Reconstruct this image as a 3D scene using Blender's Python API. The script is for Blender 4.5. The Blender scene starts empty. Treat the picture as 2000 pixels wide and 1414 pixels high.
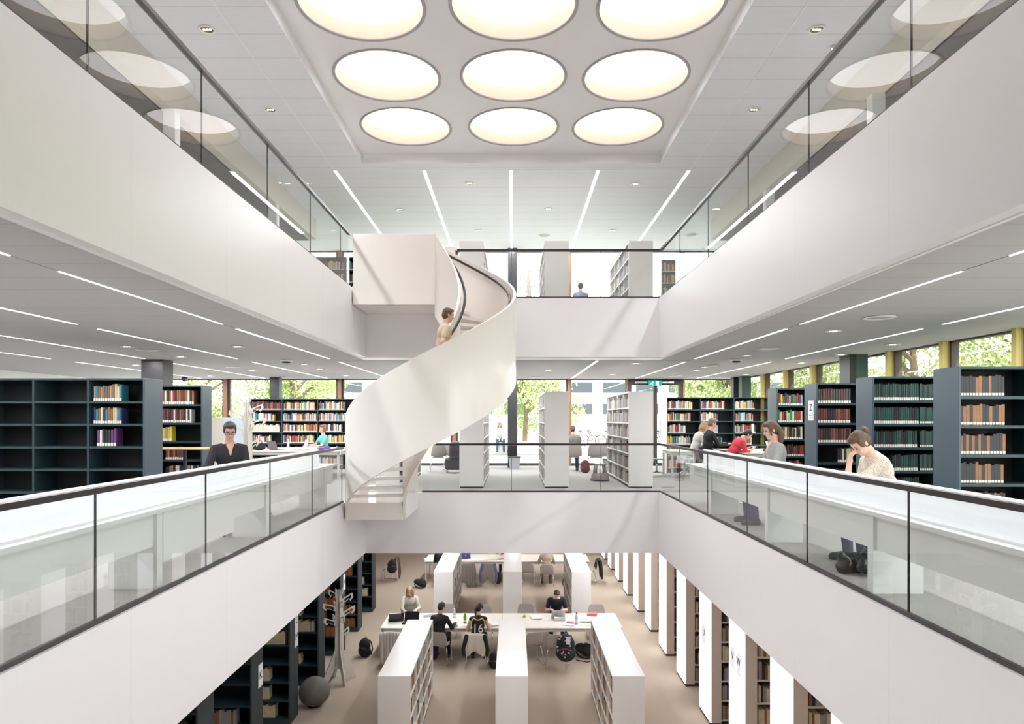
import bpy, math, random
from mathutils import Vector, Matrix, Euler
random.seed(7)
R = math.radians
SC = bpy.context.scene
COL = SC.collection
# ------------------------------------------------------------------ camera, sky, sun, exposure
EYE, F, VX, VY = 1.6, 1345.0, 1003.0, 817.0       # eye height above middle floor; focal length and vanishing point in a 2000x1414 frame
cam_d = bpy.data.cameras.new('camera'); cam = bpy.data.objects.new('camera', cam_d); COL.objects.link(cam)
cam.location = (0, 0, EYE); cam.rotation_euler = (R(90), 0, 0)
cam_d.sensor_width = 36; cam_d.lens = 36 * F / 2000.0
cam_d.shift_x = -(VX - 1000) / 2000.0; cam_d.shift_y = (VY - 707) / 2000.0
cam_d.clip_end = 400; cam_d.clip_start = 0.05
SC.camera = cam
wd = bpy.data.worlds.new('sky'); SC.world = wd; wd.use_nodes = True
bg = wd.node_tree.nodes['Background']; bg.inputs[0].default_value = (0.90, 0.95, 1.0, 1); bg.inputs[1].default_value = 4.6
sd = bpy.data.lights.new('sun', 'SUN'); sd.energy = 5.5; sd.angle = R(2); sd.color = (1, .95, .86)
sun = bpy.data.objects.new('sun', sd); COL.objects.link(sun); sun.rotation_euler = (R(52), 0, R(25)); sun.location = (0, 0, 40)
SC.view_settings.view_transform = 'Standard'; SC.view_settings.look = 'None'; SC.view_settings.gamma = 1
SC.view_settings.use_curve_mapping = False; SC.view_settings.exposure = 0.27
SC.cycles.diffuse_bounces = 5; SC.cycles.glossy_bounces = 4; SC.cycles.transparent_max_bounces = 24; SC.cycles.max_bounces = 14
SC.cycles.sample_clamp_indirect = 6.0; SC.cycles.caustics_reflective = False; SC.cycles.caustics_refractive = False
POW = 1.0
def area_light(name, x, y, z, sx, sy, power, color=(.985, .985, 1.0), up=False, parent=None, spread=180):
    d = bpy.data.lights.new(name, 'AREA'); d.shape = 'RECTANGLE'; d.size = sx; d.size_y = sy; d.energy = power * POW; d.color = color; d.spread = R(spread)
    o = bpy.data.objects.new(name, d); COL.objects.link(o); o.location = (x, y, z)
    if up: o.rotation_euler = (R(180), 0, 0)
    if parent:
        o.parent = parent; o.location = Vector((x, y, z)) - parent.location
    return o
# ------------------------------------------------------------------ helpers
def at(px, py, d): return Vector(((px - VX) / F * d, d, EYE - (py - VY) / F * d))
def at_z(px, py, z):
    d = F * (EYE - z) / (py - VY); return Vector(((px - VX) / F * d, d, z))
def rgb(r, g, b):
    f = lambda c: (c / 255 / 12.92) if c / 255 <= .04045 else ((c / 255 + .055) / 1.055) ** 2.4
    return (f(r), f(g), f(b))
MATS = {}
def mat(name, col, rough=.5, metal=0., var=.05, scale=30., bump=0., spec=.5, emit=None, estr=0., alpha=None):
    if name in MATS: return MATS[name]
    m = bpy.data.materials.new(name); m.use_nodes = True; nt = m.node_tree; b = nt.nodes['Principled BSDF']
    b.inputs['Roughness'].default_value = rough; b.inputs['Metallic'].default_value = metal
    b.inputs['Specular IOR Level'].default_value = spec
    tc = nt.nodes.new('ShaderNodeTexCoord'); nz = nt.nodes.new('ShaderNodeTexNoise'); nz.inputs['Scale'].default_value = scale; nz.inputs['Detail'].default_value = 4
    nt.links.new(tc.outputs['Object'], nz.inputs['Vector'])
    mx = nt.nodes.new('ShaderNodeMix'); mx.data_type = 'RGBA'
    mx.inputs[6].default_value = (*[max(0, c * (1 - var)) for c in col], 1); mx.inputs[7].default_value = (*[min(1, c * (1 + var)) for c in col], 1)
    nt.links.new(nz.outputs['Fac'], mx.inputs[0]); nt.links.new(mx.outputs[2], b.inputs['Base Color'])
    if bump:
        bp = nt.nodes.new('ShaderNodeBump'); bp.inputs['Strength'].default_value = bump; bp.inputs['Distance'].default_value = .01
        nt.links.new(nz.outputs['Fac'], bp.inputs['Height']); nt.links.new(bp.outputs['Normal'], b.inputs['Normal'])
    if emit:
        b.inputs['Emission Color'].default_value = (*emit, 1); b.inputs['Emission Strength'].default_value = estr
    MATS[name] = m; return m
def glass_mat(name, tint, gain):
    m = bpy.data.materials.new(name); m.use_nodes = True; nt = m.node_tree; nt.nodes.clear()
    out = nt.nodes.new('ShaderNodeOutputMaterial'); mix = nt.nodes.new('ShaderNodeMixShader')
    tr = nt.nodes.new('ShaderNodeBsdfTransparent'); gl = nt.nodes.new('ShaderNodeBsdfGlossy'); gl.inputs['Roughness'].default_value = .0
    tr.inputs[0].default_value = (*tint, 1)
    fr = nt.nodes.new('ShaderNodeFresnel'); fr.inputs['IOR'].default_value = 1.5
    ge = nt.nodes.new('ShaderNodeNewGeometry'); inv = nt.nodes.new('ShaderNodeMath'); inv.operation = 'SUBTRACT'; inv.inputs[0].default_value = 1
    mu = nt.nodes.new('ShaderNodeMath'); mu.operation = 'MULTIPLY'; g2 = nt.nodes.new('ShaderNodeMath'); g2.operation = 'MULTIPLY'; g2.use_clamp = True; g2.inputs[1].default_value = gain
    nt.links.new(ge.outputs['Backfacing'], inv.inputs[1]); nt.links.new(fr.outputs[0], mu.inputs[0]); nt.links.new(inv.outputs[0], mu.inputs[1])
    nt.links.new(mu.outputs[0], g2.inputs[0]); nt.links.new(g2.outputs[0], mix.inputs[0])
    nt.links.new(tr.outputs[0], mix.inputs[1]); nt.links.new(gl.outputs[0], mix.inputs[2]); nt.links.new(mix.outputs[0], out.inputs[0])
    return m
def ceiling_mat(name, col, step, off, rough=.85, dark=.72):
    m = mat(name, col, rough, var=.05 if rough > .5 else .012, scale=14, bump=.05 if rough > .5 else 0); nt = m.node_tree; b = nt.nodes['Principled BSDF']
    mx = [n for n in nt.nodes if n.type == 'MIX'][0]; nz = [n for n in nt.nodes if n.type == 'TEX_NOISE'][0]
    tc = [n for n in nt.nodes if n.type == 'TEX_COORD'][0]
    mp = nt.nodes.new('ShaderNodeMapping'); mp.inputs['Scale'].default_value = (.25, 3.5, 1); nt.links.new(tc.outputs['Object'], mp.inputs[0]); nt.links.new(mp.outputs[0], nz.inputs['Vector'])
    sp = nt.nodes.new('ShaderNodeSeparateXYZ'); nt.links.new(tc.outputs['Object'], sp.inputs[0])
    ad = nt.nodes.new('ShaderNodeMath'); ad.operation = 'ADD'; ad.inputs[1].default_value = off; nt.links.new(sp.outputs['Y'], ad.inputs[0])
    mo = nt.nodes.new('ShaderNodeMath'); mo.operation = 'PINGPONG'; mo.inputs[1].default_value = step / 2; nt.links.new(ad.outputs[0], mo.inputs[0])
    lt = nt.nodes.new('ShaderNodeMath'); lt.operation = 'LESS_THAN'; lt.inputs[1].default_value = .006; nt.links.new(mo.outputs[0], lt.inputs[0])
    m2 = nt.nodes.new('ShaderNodeMix'); m2.data_type = 'RGBA'; m2.inputs[7].default_value = (*[c * dark for c in col], 1)
    nt.links.new(lt.outputs[0], m2.inputs[0]); nt.links.new(mx.outputs[2], m2.inputs[6]); nt.links.new(m2.outputs[2], b.inputs['Base Color'])
    return m
def Rm(x=0, y=0, z=0): return Euler((R(x), R(y), R(z))).to_matrix().to_4x4()
def T(*v): return Matrix.Translation(Vector(v[0]) if len(v) == 1 else Vector(v))
def frame(d, up=(0, 0, 1)):
    z = Vector(d).normalized(); u = Vector(up)
    if abs(z.dot(u)) > .98: u = Vector((0, 1, 0))
    x = u.cross(z).normalized(); y = z.cross(x)
    return Matrix((x, y, z)).transposed()
class MB:
    def __init__(s): s.v = []; s.f = []; s.m = []; s.mx = Matrix.Identity(4)
    def add(s, vs, fs, mi=0):
        n = len(s.v); s.v += [s.mx @ Vector(p) for p in vs]; s.f += [tuple(i + n for i in f) for f in fs]; s.m += [mi] * len(fs); return s
    def box(s, x0, x1, y0, y1, z0, z1, mi=0):
        return s.add([(x, y, z) for z in (z0, z1) for y in (y0, y1) for x in (x0, x1)], [(0, 2, 3, 1), (4, 5, 7, 6), (0, 1, 5, 4), (2, 6, 7, 3), (0, 4, 6, 2), (1, 3, 7, 5)], mi)
    def bbox(s, x0, x1, y0, y1, z0, z1, b=.006, mi=0):      # box with chamfered vertical and horizontal edges
        rings = []
        for z, q in ((z0, b), (z0 + b, 0), (z1 - b, 0), (z1, b)):
            rings.append([(x0 + q, y0 + q + b, z), (x0 + q + b, y0 + q, z), (x1 - q - b, y0 + q, z), (x1 - q, y0 + q + b, z), (x1 - q, y1 - q - b, z), (x1 - q - b, y1 - q, z), (x0 + q + b, y1 - q, z), (x0 + q, y1 - q - b, z)])
        return s.rings(rings, mi=mi)
    def rings(s, rs, close=True, caps=True, mi=0):
        n = len(rs[0]); vs = [p for r in rs for p in r]; fs = []
        for i in range(len(rs) - 1):
            for j in range(n if close else n - 1):
                k = (j + 1) % n; fs.append((i * n + j, i * n + k, (i + 1) * n + k, (i + 1) * n + j))
        if caps: fs += [tuple(range(n - 1, -1, -1)), tuple(range((len(rs) - 1) * n, len(rs) * n))]
        return s.add(vs, fs, mi)
    def prism(s, pts, z0, z1, mi=0): return s.rings([[(x, y, z0) for x, y in pts], [(x, y, z1) for x, y in pts]], mi=mi)
    def lathe(s, prof, c=(0, 0, 0), seg=20, sx=1, sy=1, mi=0):
        return s.rings([[(c[0] + r * sx * math.cos(a), c[1] + r * sy * math.sin(a), c[2] + z) for a in [2 * math.pi * k / seg for k in range(seg)]] for r, z in prof], mi=mi)
    def cyl(s, c, r, z0, z1, seg=20, mi=0): return s.lathe([(r, z0), (r, z1)], (c[0], c[1], 0), seg, mi=mi)
    def tube(s, pts, r, seg=8, closed=False, mi=0):
        P = [Vector(p) for p in pts]; n = len(P); rs = []; up = Vector((0, 0, 1)); prev = None
        for i in range(n):
            a = P[i - 1] if (i or closed) else P[i]; b = P[(i + 1) % n] if (i < n - 1 or closed) else P[i]
            d = (b - a); d = d.normalized() if d.length > 1e-9 else Vector((0, 0, 1))
            if prev is None: u = up if abs(d.dot(up)) < .95 else Vector((1, 0, 0)); x = u.cross(d).normalized()
            else: x = (prev - d * prev.dot(d)).normalized()
            prev = x; y = d.cross(x); q = r[i] if isinstance(r, (list, tuple)) else r
            rs.append([tuple(P[i] + (x * math.cos(t) + y * math.sin(t)) * q) for t in [2 * math.pi * k / seg for k in range(seg)]])
        if closed: rs.append(rs[0])
        return s.rings(rs, caps=not closed, mi=mi)
    def cap(s, a, b, ra, rb, seg=12, mi=0):                 # tapered capsule
        a, b = Vector(a), Vector(b); d = b - a
        if d.length < 1e-6: d = Vector((0, 0, 1e-4))
        M = frame(d); L = d.length; prof = []
        for k in range(4): t = R(90) * k / 4; prof.append((max(1e-4, ra * math.sin(t)), -ra * math.cos(t)))
        for k in range(9): t = k / 8; prof.append((ra + (rb - ra) * t, L * t))
        for k in range(1, 5): t = R(90) * k / 4; prof.append((max(1e-4, rb * math.cos(t)), L + rb * math.sin(t)))
        return s.rings([[tuple(a + M @ Vector((r * math.cos(2 * math.pi * k / seg), r * math.sin(2 * math.pi * k / seg), z))) for k in range(seg)] for r, z in prof], mi=mi)
    def ell(s, c, r, M=None, seg=16, mi=0):
        c = Vector(c); M = M or Matrix.Identity(3); rs = []
        for i in range(11):
            t = math.pi * i / 10; q = max(1e-3, math.sin(t)); rs.append([tuple(c + M @ Vector((r[0] * q * math.cos(2 * math.pi * k / seg), r[1] * q * math.sin(2 * math.pi * k / seg), -r[2] * math.cos(t)))) for k in range(seg)])
        return s.rings(rs, mi=mi)
    def build(s, name, mats, parent=None, smooth=False, world=True):
        me = bpy.data.meshes.new(name); off = parent.location if (parent and world) else Vector((0, 0, 0))
        me.from_pydata([tuple(p - off) for p in s.v], [], s.f)
        for m in (mats if isinstance(mats, (list, tuple)) else [mats]): me.materials.append(m)
        if any(s.m): me.polygons.foreach_set('material_index', s.m)
        if smooth: me.polygons.foreach_set('use_smooth', [True] * len(me.polygons))
        me.update(); o = bpy.data.objects.new(name, me); COL.objects.link(o)
        if parent: o.parent = parent
        return o
def tag(o, label=None, cat=None, group=None, kind=None):
    if label: o['label'] = label
    if cat: o['category'] = cat
    if group: o['group'] = group
    if kind: o['kind'] = kind
    return o
def thing(name, label, cat, loc=(0, 0, 0), rz=0, group=None):
    o = bpy.data.objects.new(name, None); COL.objects.link(o); o.empty_display_size = .1; o.location = loc; o.rotation_euler = (0, 0, rz); return tag(o, label, cat, group)
def struct(name, mb, m, parent=None):
    o = mb.build(name, m, parent)
    return o if parent else tag(o, kind='structure')
def dup(o, loc, rz=None, label=None, group=None, parent=None, root=True):
    c = o.copy(); COL.objects.link(c)
    if root:
        c.location = loc
        if rz is not None: c.rotation_euler = (0, 0, rz)
        if label: c['label'] = label
        if group: c['group'] = group
    else: c.parent = parent
    for ch in list(o.children): dup(ch, None, None, None, None, c, False)
    return c
def facing(dx, dy): return math.atan2(-dx, dy)
def text(name, s, size, M, m, parent, ext=.001, ax='CENTER'):
    cu = bpy.data.curves.new(name, 'FONT'); cu.body = s; cu.size = size; cu.extrude = ext; cu.align_x = ax; cu.align_y = 'CENTER'
    o = bpy.data.objects.new(name, cu); COL.objects.link(o); me = bpy.data.meshes.new_from_object(o); bpy.data.objects.remove(o); me.materials.clear(); me.materials.append(m)
    o = bpy.data.objects.new(name, me); COL.objects.link(o); o.parent = parent; o.matrix_local = M; return o
ORD = 'first second third fourth fifth sixth seventh eighth ninth tenth eleventh twelfth thirteenth fourteenth fifteenth sixteenth seventeenth eighteenth nineteenth twentieth twenty-first twenty-second twenty-third twenty-fourth twenty-fifth twenty-sixth'.split()
# ------------------------------------------------------------------ materials
WHITE = ceiling_mat('white_paint', (.868, .85, .872), 1.92, .0, .35, .93)
STAIRW = mat('stair_lacquer', (.84, .795, .755), .16, var=.01, scale=2)
TRIMW = mat('white_trim', (.88, .88, .88), .4, var=.01)
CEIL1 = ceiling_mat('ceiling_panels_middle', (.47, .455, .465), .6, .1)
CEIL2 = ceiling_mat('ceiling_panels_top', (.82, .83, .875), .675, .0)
PLAST = mat('ceiling_plaster', (.90, .89, .90), .8, var=.015)
CARPG = mat('grey_carpet', (.37, .355, .335), .95, var=.22, scale=180, bump=.15)
CARPT = mat('tan_carpet', (.46, .38, .30), .95, var=.2, scale=150, bump=.15)
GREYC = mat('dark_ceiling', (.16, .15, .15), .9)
BEIGE = mat('beige_panel', (.66, .61, .54), .6, var=.02)
GLASS = glass_mat('balustrade_glass', (.97, .985, .98), 1.0)
WGLASS = glass_mat('window_glass', (.97, .98, .98), 1.0)
RAIL = mat('dark_bronze_rail', (.035, .026, .028), .35, .3)
GASK = mat('dark_gasket', (.05, .045, .045), .5)
FRAMEB = mat('brown_frame', (.075, .05, .045), .5)
FRAMEW = mat('warm_wood_frame', (.36, .18, .10), .5)
YELLOW = mat('ochre_fin', (.66, .52, .18), .6)
COLD = mat('dark_column_paint', (.03, .028, .032), .45)
GREENC = mat('green_grey_column', (.06, .11, .10), .5)
DGREEN = mat('dark_petrol_steel', (.022, .048, .058), .38, var=.05)
LOWEND = mat('petrol_dark_end', (.028, .036, .042), .6, var=.05)
DGREENS = mat('petrol_end_panel', (.058, .092, .12), .33, var=.04)
DBLACK = mat('black_back_panel', (.008, .012, .014), .6)
SHWHITE = mat('shelf_white', (.82, .80, .785), .38, var=.012)
SHBEIGE = mat('shelf_beige_side', (.72, .61, .52), .5, var=.02)
DESKW = mat('desk_white', (.82, .815, .80), .35, var=.01)
SCREENW = mat('painted_glow_screen', (.92, .93, .96), .4, var=.005, emit=(.93, .96, 1), estr=.28)  # desk-light glow put into the screen itself as emission
TABLEW = mat('table_laminate', (.85, .80, .72), .35, var=.012)
TABLEE = mat('table_edge_grey', (.25, .23, .21), .5)
METAL = mat('chrome', (.75, .75, .76), .18, 1.)
STEELW = mat('pale_powder_steel', (.72, .69, .64), .4)
CHAIRG = mat('grey_shell', (.40, .36, .335), .5, var=.02)
BLACK = mat('black_fabric', (.012, .012, .014), .8, var=.3, bump=.2)
NAVY = mat('navy_fabric', (.012, .016, .04), .8, var=.3)
DKGREY = mat('charcoal', (.05, .05, .055), .6)
PAPER = mat('paper', (.85, .85, .86), .7, var=.02)
INK = mat('black_ink', (.02, .02, .025), .6)
WOOD = mat('pale_wood', (.50, .33, .17), .5, var=.15, scale=8)
SKIN = mat('skin', (.56, .33, .235), .5, var=.06, scale=20)
SKIN2 = mat('skin_light', (.68, .42, .32), .5, var=.06, scale=20)
EYEM = mat('dark_eye', (.03, .02, .015), .3)
LIP = mat('lips', (.45, .17, .15), .5)
DENIM = mat('jeans', (.05, .075, .14), .85, var=.2, bump=.2)
LAMPW = mat('lamp_diffuser', (.95, .93, .9), .5, emit=(1, .97, .975), estr=3.1)
STRIPW = mat('strip_diffuser', (.95, .95, .95), .5, emit=(1, .99, .98), estr=1.25)
SPOTW = mat('spot_lens', (.95, .9, .8), .4, emit=(1, .85, .65), estr=6.0)
RIMM = mat('lamp_rim', (.42, .38, .38), .45)
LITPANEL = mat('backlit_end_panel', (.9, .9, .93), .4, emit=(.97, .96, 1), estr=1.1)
SCREENB = mat('screen_black', (.012, .012, .015), .15)
ALU = mat('aluminium', (.55, .55, .57), .35, .8)
XL, XR, YF, YN = -3.2, 3.14, 14.87, .5
Z0, Z1, Z2 = -4.2, 0., 4.2
C0, C1, C2 = -1.305, 2.927, 7.25
# ================================================================== SETTING
XW, XE, YB, YG = -14., 7.62, -4., 23.3
def ringslab(x0, x1, y0, y1, z0, z1, hx0=XL - .1, hx1=XR + .1, hy0=YN - .1, hy1=YF + .1):
    return MB().box(x0, hx0, y0, y1, z0, z1).box(hx1, x1, y0, y1, z0, z1).box(hx0, hx1, y0, hy0, z0, z1).box(hx0, hx1, hy1, y1, z0, z1)
struct('floor_middle', ringslab(XW, XE, YB, YG, -.12, 0.), CARPG)
struct('floor_upper', ringslab(XW, XE, YB, YG, Z2 - .12, Z2), CARPG)
struct('floor_lower', MB().box(-10, 9.5, YB, 33, Z0 - .12, Z0), CARPT)
struct('ceiling_lower', ringslab(-10, 9.5, YB, 33, C0, C0 + .1), PLAST)
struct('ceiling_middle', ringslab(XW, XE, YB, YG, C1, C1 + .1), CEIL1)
# top ceiling round the recess over the void
RX0, RX1, RY0, RY1, RZ = -3.36, 3.25, .5, 15.23, 7.47
struct('ceiling_upper', MB().box(XW, RX0, YB, YG, C2, C2 + .1).box(RX1, XE, YB, YG, C2, C2 + .1).box(RX0, RX1, YB, RY0, C2, C2 + .1).box(RX0, RX1, RY1, YG, C2, C2 + .1), CEIL2)
trim = MB()
for x in (-4.08, 4.0): trim.box(x - .012, x + .012, .6, 15.66, C2 - .006, C2 + .01)
trim.box(-4.08, 4.0, 15.655, 15.685, C2 - .006, C2 + .01)
struct('trim_1', trim, TRIMW)
LAMPX, LAMPY, LR = (-2.17, 0.0, 2.1), (13.9, 11.85, 9.8, 7.75), .885
rc = MB(); xs = (RX0, -1.085, 1.05, RX1); ys = [15.0 - 2.05 * i - .075 for i in range(5)]
for j in range(4):
    for i in range(3):
        cx, cy, x0, x1, y0, y1 = LAMPX[i], LAMPY[j], xs[i], xs[i + 1], ys[j + 1], ys[j]
        an = sorted([2 * math.pi * k / 64 for k in range(64)] + [math.atan2(y - cy, x - cx) % (2 * math.pi) for x in (x0, x1) for y in (y0, y1)])
        inn, out = [], []
        for a in an:
            c, s_ = math.cos(a), math.sin(a); t = min(((x1 - cx) / c if c > 1e-9 else (x0 - cx) / c if c < -1e-9 else 1e9), ((y1 - cy) / s_ if s_ > 1e-9 else (y0 - cy) / s_ if s_ < -1e-9 else 1e9))
            inn.append((cx + LR * c, cy + LR * s_, RZ)); out.append((cx + t * c, cy + t * s_, RZ))
        n = len(an); rc.add(inn + out, [(k, (k + 1) % n, n + (k + 1) % n, n + k) for k in range(n)])
rc.box(RX0, RX1, ys[0], RY1, RZ, RZ + .1).box(RX0, RX1, RY0, ys[4], RZ, RZ + .1)
rc.box(RX0 - .05, RX1 + .05, RY0 - .05, RY1 + .05, RZ + .55, RZ + .6)
for a in ((RX0 - .05, RX0, RY0, RY1), (RX1, RX1 + .05, RY0, RY1), (RX0, RX1, RY0 - .05, RY0), (RX0, RX1, RY1, RY1 + .05)): rc.box(*a, C2 + .1, RZ + .6)
struct('ceiling_recess', rc, PLAST)
# white fascia round the void, both floors
for nm, zb, zt in (('lower', C0 - .004, -.002), ('upper', C1 - .004, Z2 - .002)):
    struct('wall_left_' + nm, MB().box(XL - .12, XL, YN - .12, YF + .12, zb, zt), WHITE)
    struct('wall_right_' + nm, MB().box(XR, XR + .12, YN - .12, YF + .12, zb, zt), WHITE)
    struct('wall_far_' + nm, MB().box(XL, XR, YF, YF + .12, zb, zt), WHITE)
    struct('wall_near_' + nm, MB().box(XL, XR, YN - .12, YN, zb, zt), WHITE)
struct('trim_2', MB().box(XL - .16, XL - .121, .5, YF + .16, C1 - .012, C1 + .01).box(XR + .121, XR + .16, .5, YF + .16, C1 - .012, C1 + .01).box(XL - .16, XR + .16, YF + .121, YF + .72, C1 - .014, C1 + .01), TRIMW)
gap = MB()
for x in (XL - .9, XR + .9): gap.box(x - .006, x + .006, 1, YF + .95, C1 - .004, C1 + .01)
gap.box(XL - .9, XR + .9, YF + .945, YF + .957, C1 - .004, C1 + .01)
struct('trim_3', gap, mat('joint_grey', (.35, .34, .34), .8))
# outer shell
struct('wall_near', MB().box(XW, XE, YB - .2, YB, Z1 - .12, C2 + .4), WHITE)
struct('wall_left', MB().box(XW - .2, XW, YB, YG + .3, -.12, C2 + .4), WHITE)
struct('wall_right', MB().box(XE, XE + .2, YB, YG + .3, C1, C2 + .4), WHITE)
struct('wall_band', MB().box(XW, XE, YG, YG + .3, C1, Z2 + .05).box(XE, XE + .2, YB, YG + .3, -1.2, .02).box(XW, XE, YG, YG + .3, -1.2, .02), WHITE)
struct('roof', MB().box(XW - .3, RX0 - .1, YB - .3, YG + .4, C2 + .45, C2 + .5).box(RX1 + .1, XE + .3, YB - .3, YG + .4, C2 + .45, C2 + .5).box(RX0 - .1, RX1 + .1, RY1 + .1, YG + .4, C2 + .45, C2 + .5).box(RX0 - .1, RX1 + .1, YB - .3, RY0 - .1, C2 + .45, C2 + .5).box(RX0 - .3, RX1 + .3, RY0 - .3, RY1 + .3, RZ + .62, RZ + .66), WHITE)
bw = MB().box(-10.2, -10, YB, 33, Z0 - .1, C0 + .1).box(9.5, 9.7, YB, 33, Z0 - .1, C0 + .1).box(-10, 9.5, 33, 33.2, Z0 - .1, C0 + .1).box(-10, 9.5, YB - .2, YB, Z0 - .1, C0 + .1)
struct('wall_lower', bw, WHITE)
# side rooms of the top floor behind white framed openings
for nm, sx, posts in (('west', -1, (2.5, 6.6, 11.5, 16.4, 21)), ('east', 1, (2, 6.3, 10.85, 15.4, 20))):
    w = MB(); x = 5.62 * sx; lo, hi = min(x, x + .18 * sx), max(x, x + .18 * sx)
    w.box(lo, hi, .5, 19.6, 6.69, C2)
    struct('beam_' + nm, w, BEIGE)
    for y in posts[:4]: struct('column_' + nm, MB().box(lo - .01, hi + .01, y - .09, y + .09, Z2, 6.69), TRIMW)
    x2 = 9. * sx; a, b = min(x + .2 * sx, x2), max(x + .2 * sx, x2); b = min(b, 7.6)
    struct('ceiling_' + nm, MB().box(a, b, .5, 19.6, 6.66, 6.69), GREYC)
# ---- glazing
def window(n, x0, x1, y, z0, z1, axis='y', frame=.06, fm=None, mid=None):
    root = bpy.data.objects.new('window_%d' % n, None); COL.objects.link(root); root['kind'] = 'structure'
    root.location = ((x0 + x1) / 2, y, z0) if axis == 'y' else (y, (x0 + x1) / 2, z0)
    g, f = MB(), MB()
    def bx(mb, a, b, c, d, t0, t1): mb.box(a, b, y + t0, y + t1, c, d) if axis == 'y' else mb.box(y + t0, y + t1, a, b, c, d)
    bx(g, x0, x1, z0, z1, .02, .035)
    for a, b, c, d in ((x0, x0 + frame, z0, z1), (x1 - frame, x1, z0, z1), (x0, x1, z0, z0 + .07), (x0, x1, z1 - .03, z1)): bx(f, a, b, c, d, -.04, .09)
    f.build('window_frame', fm or FRAMEB, root); g.build('pane', WGLASS, root); return root
n = 1
for x0, x1 in ((-13.9, -9.78), (-9.64, -5.93), (-5.8, -2.07), (-1.94, 1.84), (1.9, 3.84), (5.72, 7.55)):
    window(n, x0, x1, YG, .02, C1); n += 1
for x0, x1 in ((-13.9, -9.78), (-9.64, -5.93), (-5.8, -2.07), (-1.94, 1.84), (1.9, 5.7), (5.72, 7.55)):
    window(n, x0, x1, YG, Z2, C2); n += 1
for x in (-9.71, -5.86, -2.0, 1.87):
    struct('column_mullion', MB().box(x - .055, x + .055, YG - .14, YG + .1, 0, C1), FRAMEW)
    struct('column_mullion', MB().box(x - .055, x + .055, YG - .14, YG + .1, Z2, C2), FRAMEW)
fy = [13.67 + 1.74 * k for k in range(-6, 6)]
for k, y in enumerate(fy):
    struct('column_fin', MB().box(7.40, 7.56, y - .05, y + .05, 0, C1), YELLOW)
    struct('trim_fin', MB().box(7.53, 7.6, y - .08, y + .08, 0, C1), FRAMEB)
    if k: window(n, fy[k - 1] + .08, y - .08, 7.56, .02, C1, 'x', .03); n += 1
for x, y in ((-.04, 22.4), (-7.73, 22.4), (7.3, 22.3)):
    for z0, z1, q in ((0, C1, y), (Z2, C2, 23.0)): struct('column', MB().box(x - .15, x + .15, q - .15, q + .15, z0, z1), COLD)
struct('column', MB().box(-8.38, -7.9, 15.5, 15.98, 0, C1), COLD)
cg = MB().box(6.98, 7.12, 14.3, 14.75, 0, C1, 0).box(7.12, 7.36, 14.3, 14.75, 0, C1, 1); struct('column', cg, [COLD, GREENC])
struct('column', MB().box(7.06, 7.15, 22.1, 22.4, 0, C1, 0).box(7.16, 7.45, 21.6, 21.9, 0, C1, 1), [COLD, GREENC])
# door in the back glazing
dr = bpy.data.objects.new('door_1', None); COL.objects.link(dr); dr.location = (4.78, YG, 0); dr['kind'] = 'structure'
f = MB()
for a, b, c, d in ((3.86, 3.98, 0, C1), (5.58, 5.7, 0, C1), (3.98, 5.58, 2.72, C1), (3.98, 5.58, 0, .1), (4.72, 4.84, 0, 2.72)): f.box(a, b, YG - .1, YG + .06, c, d)
f.build('door_frame', FRAMEB, dr)
for a, b in ((3.98, 4.72), (4.84, 5.58)):
    MB().box(a, b, YG, YG + .02, .1, 2.72).build('pane', WGLASS, dr)
    MB().box(a + .1, a + .55, YG - .16, YG - .1, 2.78, 2.84).build('door_closer', METAL, dr)
    MB().tube([(b - .1 if a < 4.5 else a + .1, YG - .04, .95), (b - .1 if a < 4.5 else a + .1, YG - .09, 1.0), (b - .1 if a < 4.5 else a + .1, YG - .09, 1.5), (b - .1 if a < 4.5 else a + .1, YG - .04, 1.55)], .015).build('door_handle', METAL, dr)
f = MB().box(3.8, 3.86, YG - .14, YG + .1, 0, C1).box(5.7, 5.76, YG - .14, YG + .1, 0, C1); f.build('door_trim', FRAMEW, dr)
es = thing('exit_sign', 'green emergency exit sign hanging from the ceiling at the glass door', 'sign', (4.72, YG - .35, 2.76))
gm = mat('exit_green', (.0, .35, .22), .5, emit=(0, .55, .36), estr=.5); wm = mat('exit_white', (.9, .95, .92), .5, emit=(.9, 1, .95), estr=.7)
MB().box(4.5, 4.94, YG - .37, YG - .33, 2.68, 2.86).build('sign_box', gm, es)
MB().box(4.715, 4.725, YG - .36, YG - .34, 2.86, C1).build('hanger', METAL, es)
p = MB(); Y = YG - .375
p.box(4.74, 4.84, Y, Y + .004, 2.70, 2.84); p.cap((4.64, Y, 2.825), (4.641, Y, 2.825), .013, .013)
for a, b in (((4.63, 2.80), (4.61, 2.765)), ((4.61, 2.765), (4.58, 2.745)), ((4.61, 2.765), (4.645, 2.735)), ((4.645, 2.735), (4.635, 2.70)), ((4.635, 2.8), (4.67, 2.785)), ((4.625, 2.8), (4.59, 2.79)), ((4.58, 2.745), (4.555, 2.745))): p.cap((a[0], Y, a[1]), (b[0], Y, b[1]), .009, .008, 6)
p.build('running_figure', wm, es)
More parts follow.
